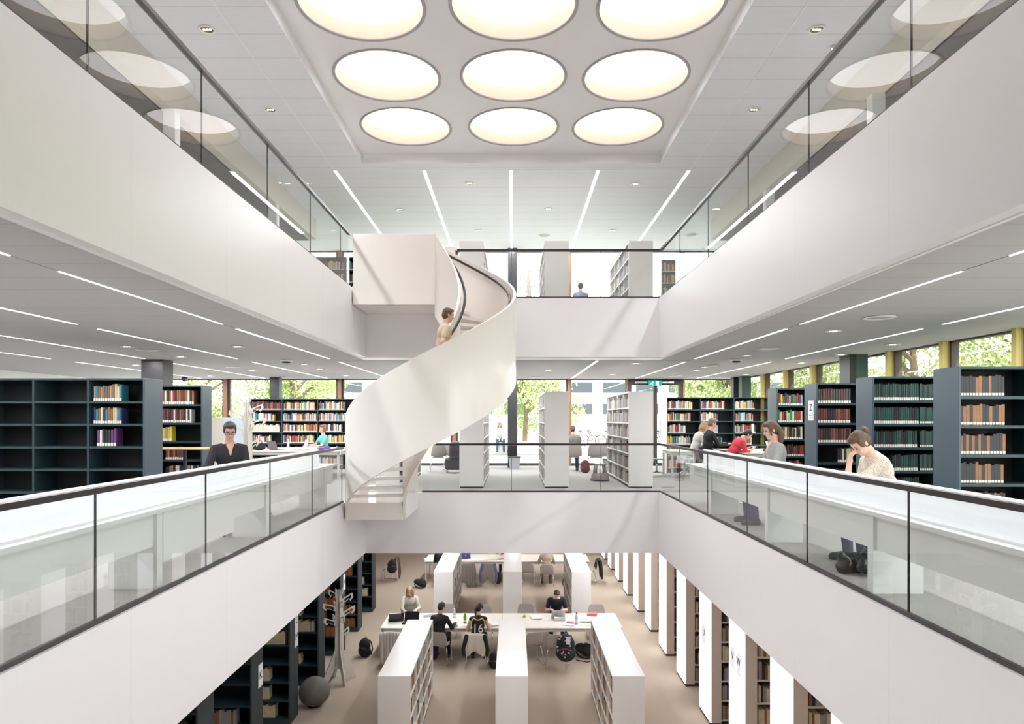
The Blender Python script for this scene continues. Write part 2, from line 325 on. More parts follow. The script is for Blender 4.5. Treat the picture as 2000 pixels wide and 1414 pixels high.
# ---- outside: lawn, path, block of flats, trees, bicycles
GRASS = mat('lawn_green', (.34, .46, .12), .9, var=.3, scale=3); PAVE = mat('pale_paving', (.62, .60, .56), .9, var=.1, scale=2)
struct('ground_outside', MB().box(-90, 90, YG + .3, 140, -.35, -.06).box(XE + .2, 90, -40, YG + .3, -.35, -.06), PAVE)
struct('lawn', MB().box(-60, 3.0, 33, 46, -.06, -.03).box(XE + 4, 60, -30, 40, -.06, -.03), GRASS)
FACW = mat('render_white', (.80, .79, .77), .8, var=.03, scale=.5); FACG = mat('facade_glass', (.055, .065, .075), .3, spec=.2); FACB = mat('grey_blind', (.22, .23, .24), .7)
bl = thing('apartment_building', 'white rendered block with bands of windows beyond the lawn', 'building', (4, 90, -.06))
MB().box(-30, 38, 90, 100, -.06, 13.4).build('wall', FACW, bl)
MB().box(-31, 39, 89.4, 100.5, 13.4, 13.9).build('roof', FACW, bl)
for k, zz in enumerate((2.15, 4.95, 7.75, 10.55)):
    for i in range(15):
        x = -27 + 4.3 * i
        w = MB().box(x, x + 2.9, 89.93, 90.02, zz, zz + 1.35).build('window', FACG, bl)
        MB().box(x + .1, x + 1.3, 89.88, 89.93, zz + .1, zz + 1.25).build('blind', FACB, w)
    MB().box(-30, 38, 89.7, 90, zz - 1.0, zz - .72).build('balcony_band', FACW, bl)
LEAF = [mat('leaf_bright', (.50, .54, .27), .6, var=.3), mat('leaf_mid', (.38, .45, .18), .6, var=.3), mat('leaf_dark', (.16, .26, .07), .6, var=.3)]
BARK = mat('bark', (.16, .11, .08), .9, var=.3)
def tree(x, y, h, r, label, lm, seed, z0=-.06, low=.32, nleaf=16000, ls=.085):
    rd = random.Random(seed); t = thing('garden_tree', label, 'tree', (x, y, z0)); tr, lf = MB(), MB()
    tr.tube([(x, y, z0), (x + .1, y, z0 + h * .3), (x - .05, y, z0 + h * .55), (x, y, z0 + h * .8)], [h * .022, h * .017, h * .012, h * .004], 8)
    for k in range(6):
        a = k * 1.05; q = z0 + h * (.28 + .06 * k); tr.tube([(x, y, q), (x + math.cos(a) * r * .4, y + math.sin(a) * r * .4, q + h * .12), (x + math.cos(a) * r * .7, y + math.sin(a) * r * .7, q + h * .2)], [h * .011, h * .007, h * .003], 6)
    tr.build('trunk', BARK, t)
    blobs = [(x + rd.gauss(0, r * .42), y + rd.gauss(0, r * .42), z0 + h * (low + (1 - low) * rd.random() * .93), r * rd.uniform(.28, .5)) for _ in range(22)]
    for _ in range(nleaf):
        b = rd.choice(blobs); u = Vector((rd.gauss(0, 1), rd.gauss(0, 1), rd.gauss(0, 1))).normalized() * b[3] * rd.uniform(.55, 1.0)
        c = Vector(b[:3]) + u; M = Euler((rd.uniform(0, 6), rd.uniform(0, 6), rd.uniform(0, 6))).to_matrix(); s_ = ls * rd.uniform(.6, 1.3)
        lf.add([tuple(c + M @ Vector(q)) for q in ((-s_, 0, .0), (0, -s_ * .5, s_ * .15), (s_, 0, 0), (0, s_ * .5, s_ * .15))], [(0, 1, 2, 3)], rd.randrange(2))
    lf.build('foliage', lm, t)
tree(.6, 38, 6.8, 2.9, 'leaning pale green tree on the lawn behind the middle shelf', [LEAF[0], LEAF[1]], 1, low=.22)
for i, (x, y, h, r, l) in enumerate(((-15.5, 33, 8, 3.2, 'bright leafy tree seen over the second petrol bookcase'), (-11.6, 36, 8.5, 3.0, 'leafy tree seen beside the dark square column'), (-14.2, 48, 10, 3.8, 'tall dark tree beside the white block'), (10.6, 34, 8, 3.0, 'yellow-green tree past the glass door above the far bookcase'))):
    tree(x, y, h, r, l, [LEAF[i % 2], LEAF[1 + (i == 2)]], 20 + i, low=.12, nleaf=16000, ls=.09)
for i in range(7):
    tree(12.6 + (i % 2) * 1.5, 8.5 + 3.3 * i, 6.5 + (i % 3), 2.5, 'sunlit tree beyond the ochre window fins, %s along from the road end' % ORD[i], [LEAF[0], LEAF[1]], 40 + i, low=.05, nleaf=14000, ls=.075)
BIKEM = [mat('bike_red', (.5, .04, .06), .4), mat('bike_black', (.03, .03, .03), .4), mat('bike_pink', (.6, .2, .25), .4)]
def bike(x, y, k):
    t = thing('bicycle', '%s %s bicycle in the rack outside, counted from the door' % (ORD[k], ('red', 'black', 'pink')[k % 3]), 'bicycle', (x, y, -.06), 0, 'bicycles in the outdoor rack'); z = -.06 + .34
    for dx in (-.52, .52):
        MB().tube([(x + dx + .34 * math.cos(a), y, z + .34 * math.sin(a)) for a in [math.pi * 2 * i / 20 for i in range(20)]], .025, 6, True).build('wheel', BIKEM[1], t)
    A, B, C, D, E = (x - .52, y, z), (x - .05, y, z - .02), (x - .2, y, z + .5), (x + .38, y, z + .48), (x + .52, y, z)
    g = MB()
    for a, b in ((A, B), (A, C), (B, C), (C, D), (B, D), (D, E)): g.tube([a, b], .02, 6)
    g.build('bike_frame', BIKEM[k % 3], t)
    MB().tube([(x + .36, y - .25, z + .66), (x + .36, y, z + .6), (x + .36, y + .25, z + .66)], .015, 6).tube([(x + .38, y, z + .48), (x + .36, y, z + .6)], .015, 6).build('handlebar', BIKEM[1], t)
    MB().ell((x - .22, y, z + .58), (.13, .07, .04)).tube([(x - .2, y, z + .5), (x - .22, y, z + .56)], .015, 6).build('saddle', BIKEM[1], t)
for k in range(9): bike(2.6 + 1.5 * (k % 5) + .6 * (k // 5), 40 + 1.2 * (k // 5), k)
# ================================================================== SPIRAL STAIR
SX, SY, RO, RI = -1.56, 13.15, 1.61, .5
zt = lambda th: 1.37 + 1.3 * (th - 180) / 90; zb = lambda th: -.25 + 1.29 * (th - 180) / 90
pol = lambda r, th, z: (SX + r * math.cos(R(th)), SY + r * math.sin(R(th)), z)
stair = thing('spiral_staircase', 'white spiral staircase curving through the void up to the top landing', 'staircase', (SX, SY, -.32))
def band(ra, rb):
    return [[pol(ra, th, zb(th)), pol(rb, th, zb(th)), pol(rb, th, zt(th)), pol(ra, th, zt(th))] for th in [180 + 270 * k / 108 for k in range(109)]]
def add_straight(mb, x0, x1, y0, y1, z0, za, zc): return mb.rings([[(x0, y, z0), (x1, y, z0), (x1, y, z), (x0, y, z)] for y, z in ((y0, za), (y1, zc))])
ob = MB().rings(band(RO - .05, RO)); o = ob.build('outer_balustrade', STAIRW, stair, True)
o.data.set_sharp_from_angle(angle=R(40))
ib = MB().rings(band(RI, RI + .05)); o = ib.build('inner_balustrade', STAIRW, stair, True); o.data.set_sharp_from_angle(angle=R(40))
lw = MB(); add_straight(lw, SX - RO, SX - RO + .05, SY, YF - .01, -.32, zt(180), 1.2)
lw.rings([[pol(RO - .05, th, -.32), pol(RO, th, -.32), pol(RO, th, zb(th) + .02), pol(RO - .05, th, zb(th) + .02)] for th in (180, 184, 188)])
lw.build('lower_side_panel', STAIRW, stair)
lw = MB(); add_straight(lw, SX - RI - .05, SX - RI, SY, YF - .01, -.32, zt(180), 1.12); lw.build('lower_side_panel', STAIRW, stair)
MB().box(SX - RO + .05, SX - RI - .05, SY - .1, YF - .005, -.32, 0).build('lower_platform', STAIRW, stair)
MB().box(SX - RO, SX, SY + RI - .0, YF - .005, 3.85, Z2).build('upper_landing', STAIRW, stair)
ub = MB().box(SX - RO, SX + .002, SY + RI - .03, SY + RI + .03, 3.85, 5.25); ub.build('landing_balustrade', STAIRW, stair)
MB().box(SX - .01, SX + .3, YF - .14, YF - .06, zb(450), zt(450)).build('landing_balustrade', STAIRW, stair)
for k in range(1, 24):
    a0, a1, z = 180 + 270 * (k - 1) / 23, 180 + 270 * k / 23 + 1.5, .175 * k
    tr = MB().rings([[pol(RI + .04, a, z - .06), pol(RO - .04, a, z - .06), pol(RO - .04, a, z), pol(RI + .04, a, z)] for a in (a0, (a0 + a1) / 2, a1)])
    tr.build('tread', STAIRW, stair)
def hr(r, t0, t1): return [pol(r, th, zt(th) - .11) for th in [t0 + (t1 - t0) * k / 80 for k in range(81)]]
MB().tube(hr(RO - .12, 184, 448), .026, 10).build('outer_handrail', RAIL, stair, True)
MB().tube(hr(RI + .13, 184, 448), .026, 10).build('inner_handrail', RAIL, stair, True)
for r, q, th0 in ((RO - .05, RO - .12, 195), (RI + .05, RI + .13, 205)):
    for th in range(th0, 450, 36 if r > 1 else 48):
        z = zt(th) - .11; MB().tube([pol(r, th, z - .08), pol((r + q) / 2, th, z - .09), pol(q, th, z - .02)], .008, 6).build('rail_bracket', METAL, stair)
# ================================================================== GLASS BALUSTRADES
def balustrade(name, label, x, ya, yb, z, joints, along='y', g0=.0):
    root = thing(name, label, 'balustrade', (x, ya, z) if along == 'y' else (ya, x, z), 0)
    cuts = [ya] + [j for j in joints if ya + .05 < j < yb - .05] + [yb]
    def bx(mb, a, b, t0, t1, z0, z1): return mb.box(x + t0, x + t1, a, b, z + z0, z + z1) if along == 'y' else mb.box(a, b, x + t0, x + t1, z + z0, z + z1)
    for a, b in zip(cuts, cuts[1:]): bx(MB(), a + .004, b - .004, -.008, .008, .03, 1.02).build('glass_pane', GLASS, root)
    for j in cuts[1:-1]: bx(MB(), j - .004, j + .004, -.008, .008, .03, 1.02).build('joint_seal', GASK, root)
    bx(MB(), ya, yb, -.03, .03, 1.015, 1.06).build('handrail', RAIL, root)
    bx(MB(), ya, yb, -.02, .02, .0, .035).build('base_rail', GASK, root)
    return root
JL = [5.35 + 1.92 * k for k in range(-2, 6)]; JR = [5.56 + 1.92 * k for k in range(-2, 6)]
balustrade('glass_balustrade', 'glass balustrade with dark rail before the long desk on the coat-stand side', XL - .05, YN, 13.1, 0, JL)
balustrade('glass_balustrade', 'glass balustrade with dark rail before the long desk of the women readers', XR + .05, YN, YF - .02, 0, JR)
balustrade('glass_balustrade', 'middle-floor glass balustrade crossing in front of the white bookcases', YF + .05, -1.98, XR + .05, 0, [-.04, 1.89], 'x')
balustrade('glass_balustrade', 'upper glass balustrade ending at the solid stair landing', XL - .05, YN, 13.6, Z2, [5.25 + 1.92 * k for k in range(-2, 6)])
balustrade('glass_balustrade', 'upper glass balustrade on the side without the stair', XR + .05, YN, YF - .02, Z2, [5.52 + 1.92 * k for k in range(-2, 6)])
balustrade('glass_balustrade', 'upper glass balustrade beside the curved stair head, three white bookcases behind', YF + .05, -1.22, XR + .05, Z2, [-.04, 1.89], 'x')
balustrade('glass_balustrade', 'glass balustrade at the camera end of the void', YN - .05, XL, XR, 0, [-1.2, 1.0], 'x') if False else None
# ================================================================== LAMPS
def round_lamp(cx, cy, label):
    t = thing('ceiling_lamp', label, 'ceiling lamp', (cx, cy, RZ), 0, 'round recessed lamps over the void')
    seg = 64
    ring = [[(cx + r * math.cos(a), cy + r * math.sin(a), z) for a in [2 * math.pi * k / seg for k in range(seg)]] for r, z in ((LR - .012, RZ + .02), (LR - .012, RZ - .012), (LR + .035, RZ - .012), (LR + .035, RZ), (LR - .0, RZ))]
    MB().rings(ring, caps=False).build('rim', RIMM, t, True)
    MB().rings([[(cx + LR * math.cos(a), cy + LR * math.sin(a), z) for a in [2 * math.pi * k / seg for k in range(seg)]] for z in (RZ - .005, RZ + .24)], caps=False).build('side_wall', mat('lamp_side', (.5, .4, .31), .6), t, True)
    MB().cyl((cx, cy), LR + .002, RZ + .24, RZ + .26, 64).build('diffuser', LAMPW, t)
for j, cy in enumerate(LAMPY):
    for i, cx in enumerate(LAMPX):
        round_lamp(cx, cy, 'round recessed ceiling lamp, %s row out from the far end, %s' % (ORD[j], ('on the stair side', 'middle of the row', 'away from the stair')[i]))
def strip(x0, x1, y0, y1, z, label, w, power, grp):
    t = thing('light_strip', label, 'strip light', ((x0 + x1) / 2, (y0 + y1) / 2, z), 0, grp)
    MB().box(x0, x1, y0, y1, z - .008, z - .0005).build('diffuser', STRIPW, t)
    if power: area_light('strip_lamp', (x0 + x1) / 2, (y0 + y1) / 2, z - .03, max(x1 - x0, .1), y1 - y0, power, (.98, .985, 1.0), parent=t)
for i, x in enumerate((-4.07, -2.04, -.06, 1.93, 4.0)):
    strip(x - .035, x + .035, 15.7, 22.9, C2, 'slim ceiling light strip over the top-floor bookcases, %s from the stair side' % ORD[i], .07, 120 if 0 < i < 4 else 0, 'top floor light strips')
for side, xs_ in (('coat-stand side', (-4.1, -6.15, -8.2, -10.3)), ('green-bookcase side', (4.04, 6.05))):
    for i, x in enumerate(xs_):
        for j, (y0, y1) in enumerate(((2.2, 5.6), (6.2, 9.7), (10.2, 15.3), (16.2, 22.7))):
            w = .012 if (i == 0 and j < 2) else .021
            strip(x - w, x + w, y0, y1, C1, 'light strip in the middle ceiling, %s, %s line, %s length' % (side, ORD[i], ORD[3 - j]), .06, 72 * (y1 - y0) / 4 * (.6 if i == 0 else 1.), 'middle floor light strips')
for i, x in enumerate((-2.04, -.06, 1.93)): strip(x - .028, x + .028, 15.9, 22.7, C1, 'light strip in the ceiling behind the void edge, %s from the stair side' % ORD[i], .06, 110, 'light strips behind the void edge')
for i, (x, y0, y1) in enumerate(((-6.8, 4, 13), (-6.8, 14, 24), (6.5, 4, 13), (6.5, 14, 24), (-2.5, 16, 20), (2.5, 16, 20), (-2.5, 21.5, 26), (2.5, 21.5, 26), (0, 27.5, 31))):
    strip(x - .06, x + .06, y0, y1, C0, 'added unseen lower ceiling light strip number %s above the shelves' % ORD[i], .12, 80, 'added lower floor light strips')  # strips out of view, put in to light the lower hall
# downlights, vents, detectors
def downlight(p, k, where, r=.11):
    t = thing('downlight', 'round recessed downlight, %s %s' % (ORD[k % 26], where), 'downlight', p, 0, 'recessed downlights')
    MB().lathe([(r, -.001), (r * 1.12, -.004), (r * 1.12, -.014), (r * .86, -.016), (r * .8, -.001)], p, 24).build('trim_ring', TRIMW, t, True)
    MB().cyl((p[0], p[1]), r * .8, p[2] - .004, p[2] - .002, 24).build('reflector', mat('reflector_bronze', (.25, .2, .17), .3, .6), t)
    for dx in (-.4, .0, .4): MB().ell((p[0] + dx * r, p[1], p[2] - .008), (r * .16, r * .16, .01), seg=10).build('lens', SPOTW, t)
for k, q in enumerate(((917, 358), (1241, 359), (781, 409), (1071, 408), (934, 450), (1196, 450), (598, 358), (545, 357), (567, 450), (1401, 408))): downlight(at_z(*q, C2), k, 'in the top ceiling, counted outward')
for k, q in enumerate(((465, 211), (1629, 90))):
    p = at_z(*q, C2); t = thing('spotlight', 'small glowing spotlight %s' % ('above the stair-side rail' if k == 0 else 'above the rail away from the stair'), 'spotlight', p)
    MB().cyl((p[0], p[1]), .05, p[2] - .05, p[2], 16).build('spot_body', METAL, t); MB().ell((p[0], p[1], p[2] - .055), (.04, .04, .02), seg=12).build('lens', SPOTW, t)
DLL = ((248, 676), (353.5, 696), (464, 676), (266, 712), (594.5, 711), (493, 723), (411, 733.5), (625, 720), (675, 733))
DLR = ((1627.6, 645.7), (1743, 672), (1458, 694), (1643, 692), (1360, 722), (1375, 717), (1565, 708), (1457, 730.5))
DLC = ((1242, 709), (1071, 723), (1195, 731))
for nm, L in (('in the middle ceiling on the coat-stand side', DLL), ('in the middle ceiling over the petrol bookcases', DLR), ('in the ceiling behind the void edge', DLC)):
    for k, q in enumerate(L): downlight(at_z(*q, C1), k, nm)
for sx, nm in ((-4.45, 'stair side'), (4.4, 'side away from the stair')):
    for k, y in enumerate((12.6, 10., 7.4, 4.8, 2.2)):
        p = Vector((sx, y, C2)); downlight(p, k, 'added to the walkway ceiling upstairs, %s' % nm); area_light('walkway_fill_lamp', sx, y, C2 - .03, .2, .2, 75, spread=120)  # extra downlights and area lights added to brighten the top ceiling
def vent(p, label, r=.19):
    t = thing('air_vent', label, 'air vent', p, 0, 'round ceiling vents')
    MB().lathe([(r * .8, -.002), (r, -.002), (r * 1.05, -.014), (r * .92, -.02), (r * .8, -.006)], p, 28).build('vent_ring', TRIMW, t, True)
    MB().lathe([(r * .3, -.002), (r * .8, -.004), (r * .8, -.006), (r * .3, -.008)], p, 28).build('vent_plate', mat('vent_grey', (.5, .49, .49), .6), t, True)
for k, (q, z) in enumerate((((1063, 460), C2), ((1350, 459), C2), ((287, 683), C1), ((454, 716), C1), ((558, 735.5), C1), ((1718, 619), C1), ((1503, 680), C1), ((1389, 713.5), C1), ((1319, 733), C1), ((1050, 735.5), C1))):
    vent(at_z(*q, z), 'round white ceiling vent, %s' % ('over the middle of the top floor', 'near the end of the top rail', 'nearest the dark square column', 'between two light strips', 'over the triple bookcase', 'largest, past the corner rail', 'above the bookcase marked Z', 'above the far green bookcase', 'above the glass door', 'behind the staircase')[k])
for k, q in enumerate(((559, 702), (1438, 701))):
    p = at_z(*q, C1); t = thing('smoke_detector', 'white smoke detector on the ceiling %s' % ('on the coat-stand side', 'on the bookcase side')[k], 'smoke detector', p)
    MB().lathe([(.14, .0), (.14, -.03), (.11, -.05)], p, 24).build('detector_base', TRIMW, t, True); MB().lathe([(.09, -.05), (.09, -.075), (.05, -.085)], p, 20).build('sensor', DKGREY, t, True)
p = at_z(361, 736, C1); t = thing('dome_camera', 'small black dome camera under the ceiling near the square column', 'camera', p)
MB().cyl((p[0], p[1]), .07, p[2] - .03, p[2], 16).build('mount', DKGREY, t); MB().lathe([(.1, -.03), (.09, -.1), (.03, -.15)], p, 16).build('dome', BLACK, t, True)
# ================================================================== LONG DESKS ALONG THE GLASS
def long_desk(sx, legs, y0, y1, label, low_panels):
    e = XR if sx > 0 else XL; f = lambda a: e + sx * a
    def bx(mb, a, b, *r): return mb.box(min(f(a), f(b)), max(f(a), f(b)), *r)
    t = thing('reading_desk', label, 'desk', (f(.4), (y0 + y1) / 2, 0))
    bx(MB(), .12, .74, y0, y1, .71, .75).build('desk_top', DESKW, t)
    for y in legs: bx(MB(), .14, .60, y - .05, y + .05, 0, .71).build('leg_panel', DESKW, t)
    ls = [y0] + list(legs) + [y1 - .1]
    for k, (a, b) in enumerate(zip(ls, ls[1:])): bx(MB(), .17, .19, a + (.06 if k else 0), b - .05, .40, .71).build('modesty_panel', DESKW, t)
    for a, b in low_panels: bx(MB(), .155, .17, a, b, .24, .70).build('modesty_panel', DESKW, t)
    bx(MB(), .30, .32, y0, y1 - .62, .75, 1.045).build('painted_glow_screen', SCREENW, t)
    return t
long_desk(-1, (3.6, 6.5, 9.36, 12.26), 2.6, 13.0, 'long white reading desk with painted-glow screen on the coat-stand side', [(6.6, 8.28)])
long_desk(1, (3.75, 6.33, 8.94, 11.5), 2.6, 13.1, 'long white reading desk with painted-glow screen where two women read', [])
# ================================================================== BOOKCASES
def dark_case(label, x0, x1, y, dep, h, rows, bays=1, z=0, group=None, endm=None, base=.1, solid_rows=(), first_end=None):
    """petrol steel bookcase, open towards -y; y is its front. Returns shelf heights and bay edges."""
    t = thing('bookcase', label, 'bookcase', ((x0 + x1) / 2, y + dep / 2, z), 0, group)
    for k, (a, b) in enumerate(((x0, x0 + .03), (x1 - .03, x1))): MB().bbox(a, b, y, y + dep, z, z + h, .004).build('end_panel', first_end if (first_end and k == 0) else (endm or DGREENS), t)
    MB().box(x0 + .03, x1 - .03, y + dep - .02, y + dep, z + .02, z + h - .02).build('back_panel', DBLACK, t)
    MB().box(x0 + .03, x1 - .03, y, y + dep - .02, z + h - .03, z + h - .002).build('top_panel', DGREEN, t)
    MB().box(x0 + .03, x1 - .03, y + .01, y + dep - .02, z, z + base).build('plinth', DGREEN, t)
    zs = [z + base + (h - base - .03) * k / rows for k in range(rows)]
    for zz in zs: MB().box(x0 + .03, x1 - .03, y + .012, y + dep - .02, zz, zz + .022).box(x0 + .03, x1 - .03, y + .004, y + .02, zz - .012, zz + .022).build('shelf', DGREEN, t)
    ed = [x0 + .03 + (x1 - x0 - .06) * k / bays for k in range(bays + 1)]
    for e in ed[1:-1]: MB().box(e - .015, e + .015, y, y + dep - .02, z, z + h - .03).build('divider', DGREEN, t)
    return t, [q + .022 for q in zs], ed
BOOKC = {'maroon': (.17, .045, .045), 'dark green': (.03, .085, .07), 'black': (.025, .025, .03), 'cream': (.66, .57, .38), 'red': (.42, .03, .035), 'green': (.03, .24, .09), 'navy': (.03, .045, .14), 'purple': (.12, .04, .15), 'brown': (.26, .12, .055), 'grey': (.30, .29, .28), 'white': (.72, .70, .66), 'yellow': (.68, .55, .06), 'teal': (.04, .22, .27), 'orange': (.50, .16, .04), 'pink': (.5, .2, .22), 'pale blue': (.35, .48, .58)}
BM = {k: mat('book_cover_' + k.replace(' ', '_'), v, .5, var=.25, scale=12) for k, v in BOOKC.items()}
PAGES = mat('book_pages', (.70, .63, .50), .8, var=.1, scale=60)
BMESH = {}
def book_mesh(c):
    if c not in BMESH:
        mb = MB(); mb.rings([[(-.5, .12, z), (-.42, .03, z), (-.2, 0, z), (.2, 0, z), (.42, .03, z), (.5, .12, z), (.5, 1, z), (.4, 1, z), (.4, .14, z), (-.4, .14, z), (-.4, 1, z), (-.5, 1, z)] for z in (0, 1)])
        mb.box(-.4, .4, .14, .97, .02, .975, 1)
        for zz in (.2, .8): mb.box(-.36, .36, -.012, .01, zz, zz + .02, 0)
        o = mb.build('book', [BM[c], PAGES]); BMESH[c] = o.data; bpy.data.objects.remove(o)
        l = MB().box(-.4, .4, -.018, .012, .02, .2).build('spine_label', mat('label_cream', (.82, .79, .70), .6)); BMESH['label'] = l.data; bpy.data.objects.remove(l)
    return BMESH[c]
NB = [0]
def book(c, x, y, z, w, d, h, label, group, lean=0, rz=0, lab=True):
    o = bpy.data.objects.new('book', book_mesh(c)); COL.objects.link(o); o.location = (x, y, z); o.scale = (w, d, h); o.rotation_euler = (0, R(lean), rz); tag(o, label, 'book', group)
    if lab: l = bpy.data.objects.new('spine_label', BMESH['label']); COL.objects.link(l); l.parent = o
    NB[0] += 1; return o
STUFF = MB(); SN = list(BOOKC)
def rowd(i, n): return ORD[i] if i < len(ORD) else 'last'
def fill(x0, x1, y, z, pal, case, shelf, hgt=(.2, .27), wid=(.028, .045), dep=.17, single=True, group='', rd=random, lab=True, face=None, gap=.002):
    """a row of books standing on one shelf from x0 to x1, spines towards -y (or along +-x when face is given: then x0..x1 runs along y and y is the spine plane)"""
    x = x0; i = 0
    while True:
        w = rd.uniform(*wid)
        if x + w > x1: break
        c = rd.choice(pal); h = rd.uniform(*hgt); d = dep * rd.uniform(.88, 1.0)
        if single: book(c, x + w / 2, y, z, w, d, h, '%s book from the end panel, %s of %s, %s' % (rowd(i, 0), shelf, case, c) if face is None else '%s %s book along the %s, %s' % (rowd(i, 0), c, shelf, case), group, 0, 0, lab) if face is None else book(c, y, x + w / 2, z, w, d, h, '%s %s book along the %s, %s' % (rowd(i, 0), c, shelf, case), group, 0, face, lab)
        else:
            k = SN.index(c)
            if face is None:
                STUFF.box(x, x + w, y, y + d, z, z + h, k)
                if lab: STUFF.box(x + w * .1, x + w * .9, y - .003, y + .001, z + .01, z + .04, len(SN))
            else:
                s_ = 1 if face < 0 else -1            # spine faces -s_ in x
                STUFF.box(min(y, y + s_ * d), max(y, y + s_ * d), x, x + w, z, z + h, k)
        x += w + gap; i += 1
SHN = ('bottom shelf', 'second shelf up', 'third shelf up', 'third shelf down', 'second shelf down', 'top shelf')
rdb = random.Random(3)
MIX = ['maroon', 'dark green', 'black', 'cream', 'red', 'green', 'navy', 'brown', 'white', 'white', 'grey', 'grey', 'yellow', 'teal', 'cream', 'pink', 'orange', 'pale blue']
DIMP = ['brown', 'maroon', 'black', 'grey', 'dark green', 'black', 'maroon', 'grey', 'navy', 'purple', 'cream', 'black']
PALE = ['white', 'white', 'grey', 'cream', 'pale blue', 'pink', 'brown', 'teal', 'maroon', 'black', 'navy', 'orange', 'yellow', 'grey', 'red', 'white', 'cream']
GB = 'books in the petrol bookcases'
# east side: petrol cases seen past the desk (front at y)
EC = ((10.17, 5.30, 7.25, 'the lace-top woman’s bookcase'), (12.12, 5.33, 7.25, 'the bookcase marked Z'), (14.13, 5.40, 7.0, 'the denim woman’s bookcase'), (8.2, 5.30, 7.3, 'the outermost bookcase'))
for ci, (y, x0, x1, nm) in enumerate(EC):
    lb = ('tall petrol bookcase of green bound volumes behind the woman in lace top', 'tall petrol bookcase of maroon volumes with a letter Z sign', 'tall petrol bookcase of mixed books behind the woman in denim', 'tall petrol bookcase outermost of the row along the ochre fins')[ci]
    t, zs, ed = dark_case(lb, x0, x1, y, .5, 2.22, 6, 2, first_end=DGREENS)
    for r, z in enumerate(zs):
        sh = SHN[r]
        if ci == 0:
            if r in (1, 5, 4, 3): fill(x0 + .05, x0 + .72, y + .05, z, ['dark green', 'dark green', 'black'], nm, sh, (.235, .255), (.028, .034), .18, True, GB, rdb)
            if r == 2: fill(x0 + .32, x0 + .72, y + .05, z, ['black', 'dark green'], nm, sh, (.22, .25), (.03, .036), .18, True, GB, rdb)
            if r > 1: fill(x0 + .73, ed[1] - .03, y + .05, z, ['dark green', 'black'], nm, sh, (.235, .255), (.028, .034), .18, False, GB, rdb)
        elif ci == 1:
            if r in (3, 4, 5): fill(x0 + .05, x0 + .66, y + .05, z, ['maroon', 'maroon', 'maroon', 'black', 'brown'] if r != 5 else ['maroon', 'maroon', 'dark green', 'maroon'], nm, sh, (.25, .26), (.038, .048), .18, True, GB, rdb)
            if r == 2: fill(x0 + .4, x0 + .68, y + .05, z, ['cream', 'black', 'cream'], nm, sh, (.24, .26), (.035, .04), .18, True, GB, rdb)
            if r == 1: fill(x0 + .05, x0 + .64, y + .05, z, ['maroon', 'dark green', 'black', 'teal', 'brown'], nm, sh, (.2, .25), (.035, .045), .18, True, GB, rdb)
        elif ci == 2:
            pal = {5: ['purple', 'maroon', 'pale blue', 'red', 'green', 'green', 'yellow', 'black', 'brown'], 4: ['cream', 'cream', 'green', 'red', 'brown', 'black'], 3: ['black', 'black', 'green', 'cream', 'brown', 'black'], 2: ['maroon', 'red', 'black', 'teal'], 1: ['red', 'black', 'grey', 'teal'], 0: ['black']}[r]
            if r: fill(x0 + .05, x0 + .58, y + .05, z, pal, nm, sh, (.2, .26), (.03, .05), .18, True, GB, rdb)
        else: fill(x0 + .05, x0 + .6, y + .05, z, ['brown', 'black'], nm, sh, (.22, .26), (.03, .04), .18, False, GB, rdb)
def sign(x, y, z, s, w, h, M, label, letters, m=PAPER, size=.13):
    t = thing('paper_sign', label, 'sign', (x, y, z)); t.rotation_euler = M
    o = MB().box(-w / 2, w / 2, -h / 2, h / 2, -.003, 0).build('paper_sheet', m, t, world=False)
    for ch, dy in letters: text('letter', ch, size, T(0, dy, .002), INK, t)
    return t
EL, ER = Euler((R(90), 0, R(-90))), Euler((R(90), 0, R(90)))        # facing -x, facing +x
sg = sign(5.33 - .004, 12.34, 1.74, '', .22, .36, EL, 'white paper sign with a Z on the petrol bookcase end', [('Z', .05)], size=.17)
MB().box(-.06, .06, -.09, -.085, 0, .002).box(-.03, .03, -.13, -.125, 0, .002).build('small_print', INK, sg, world=False)
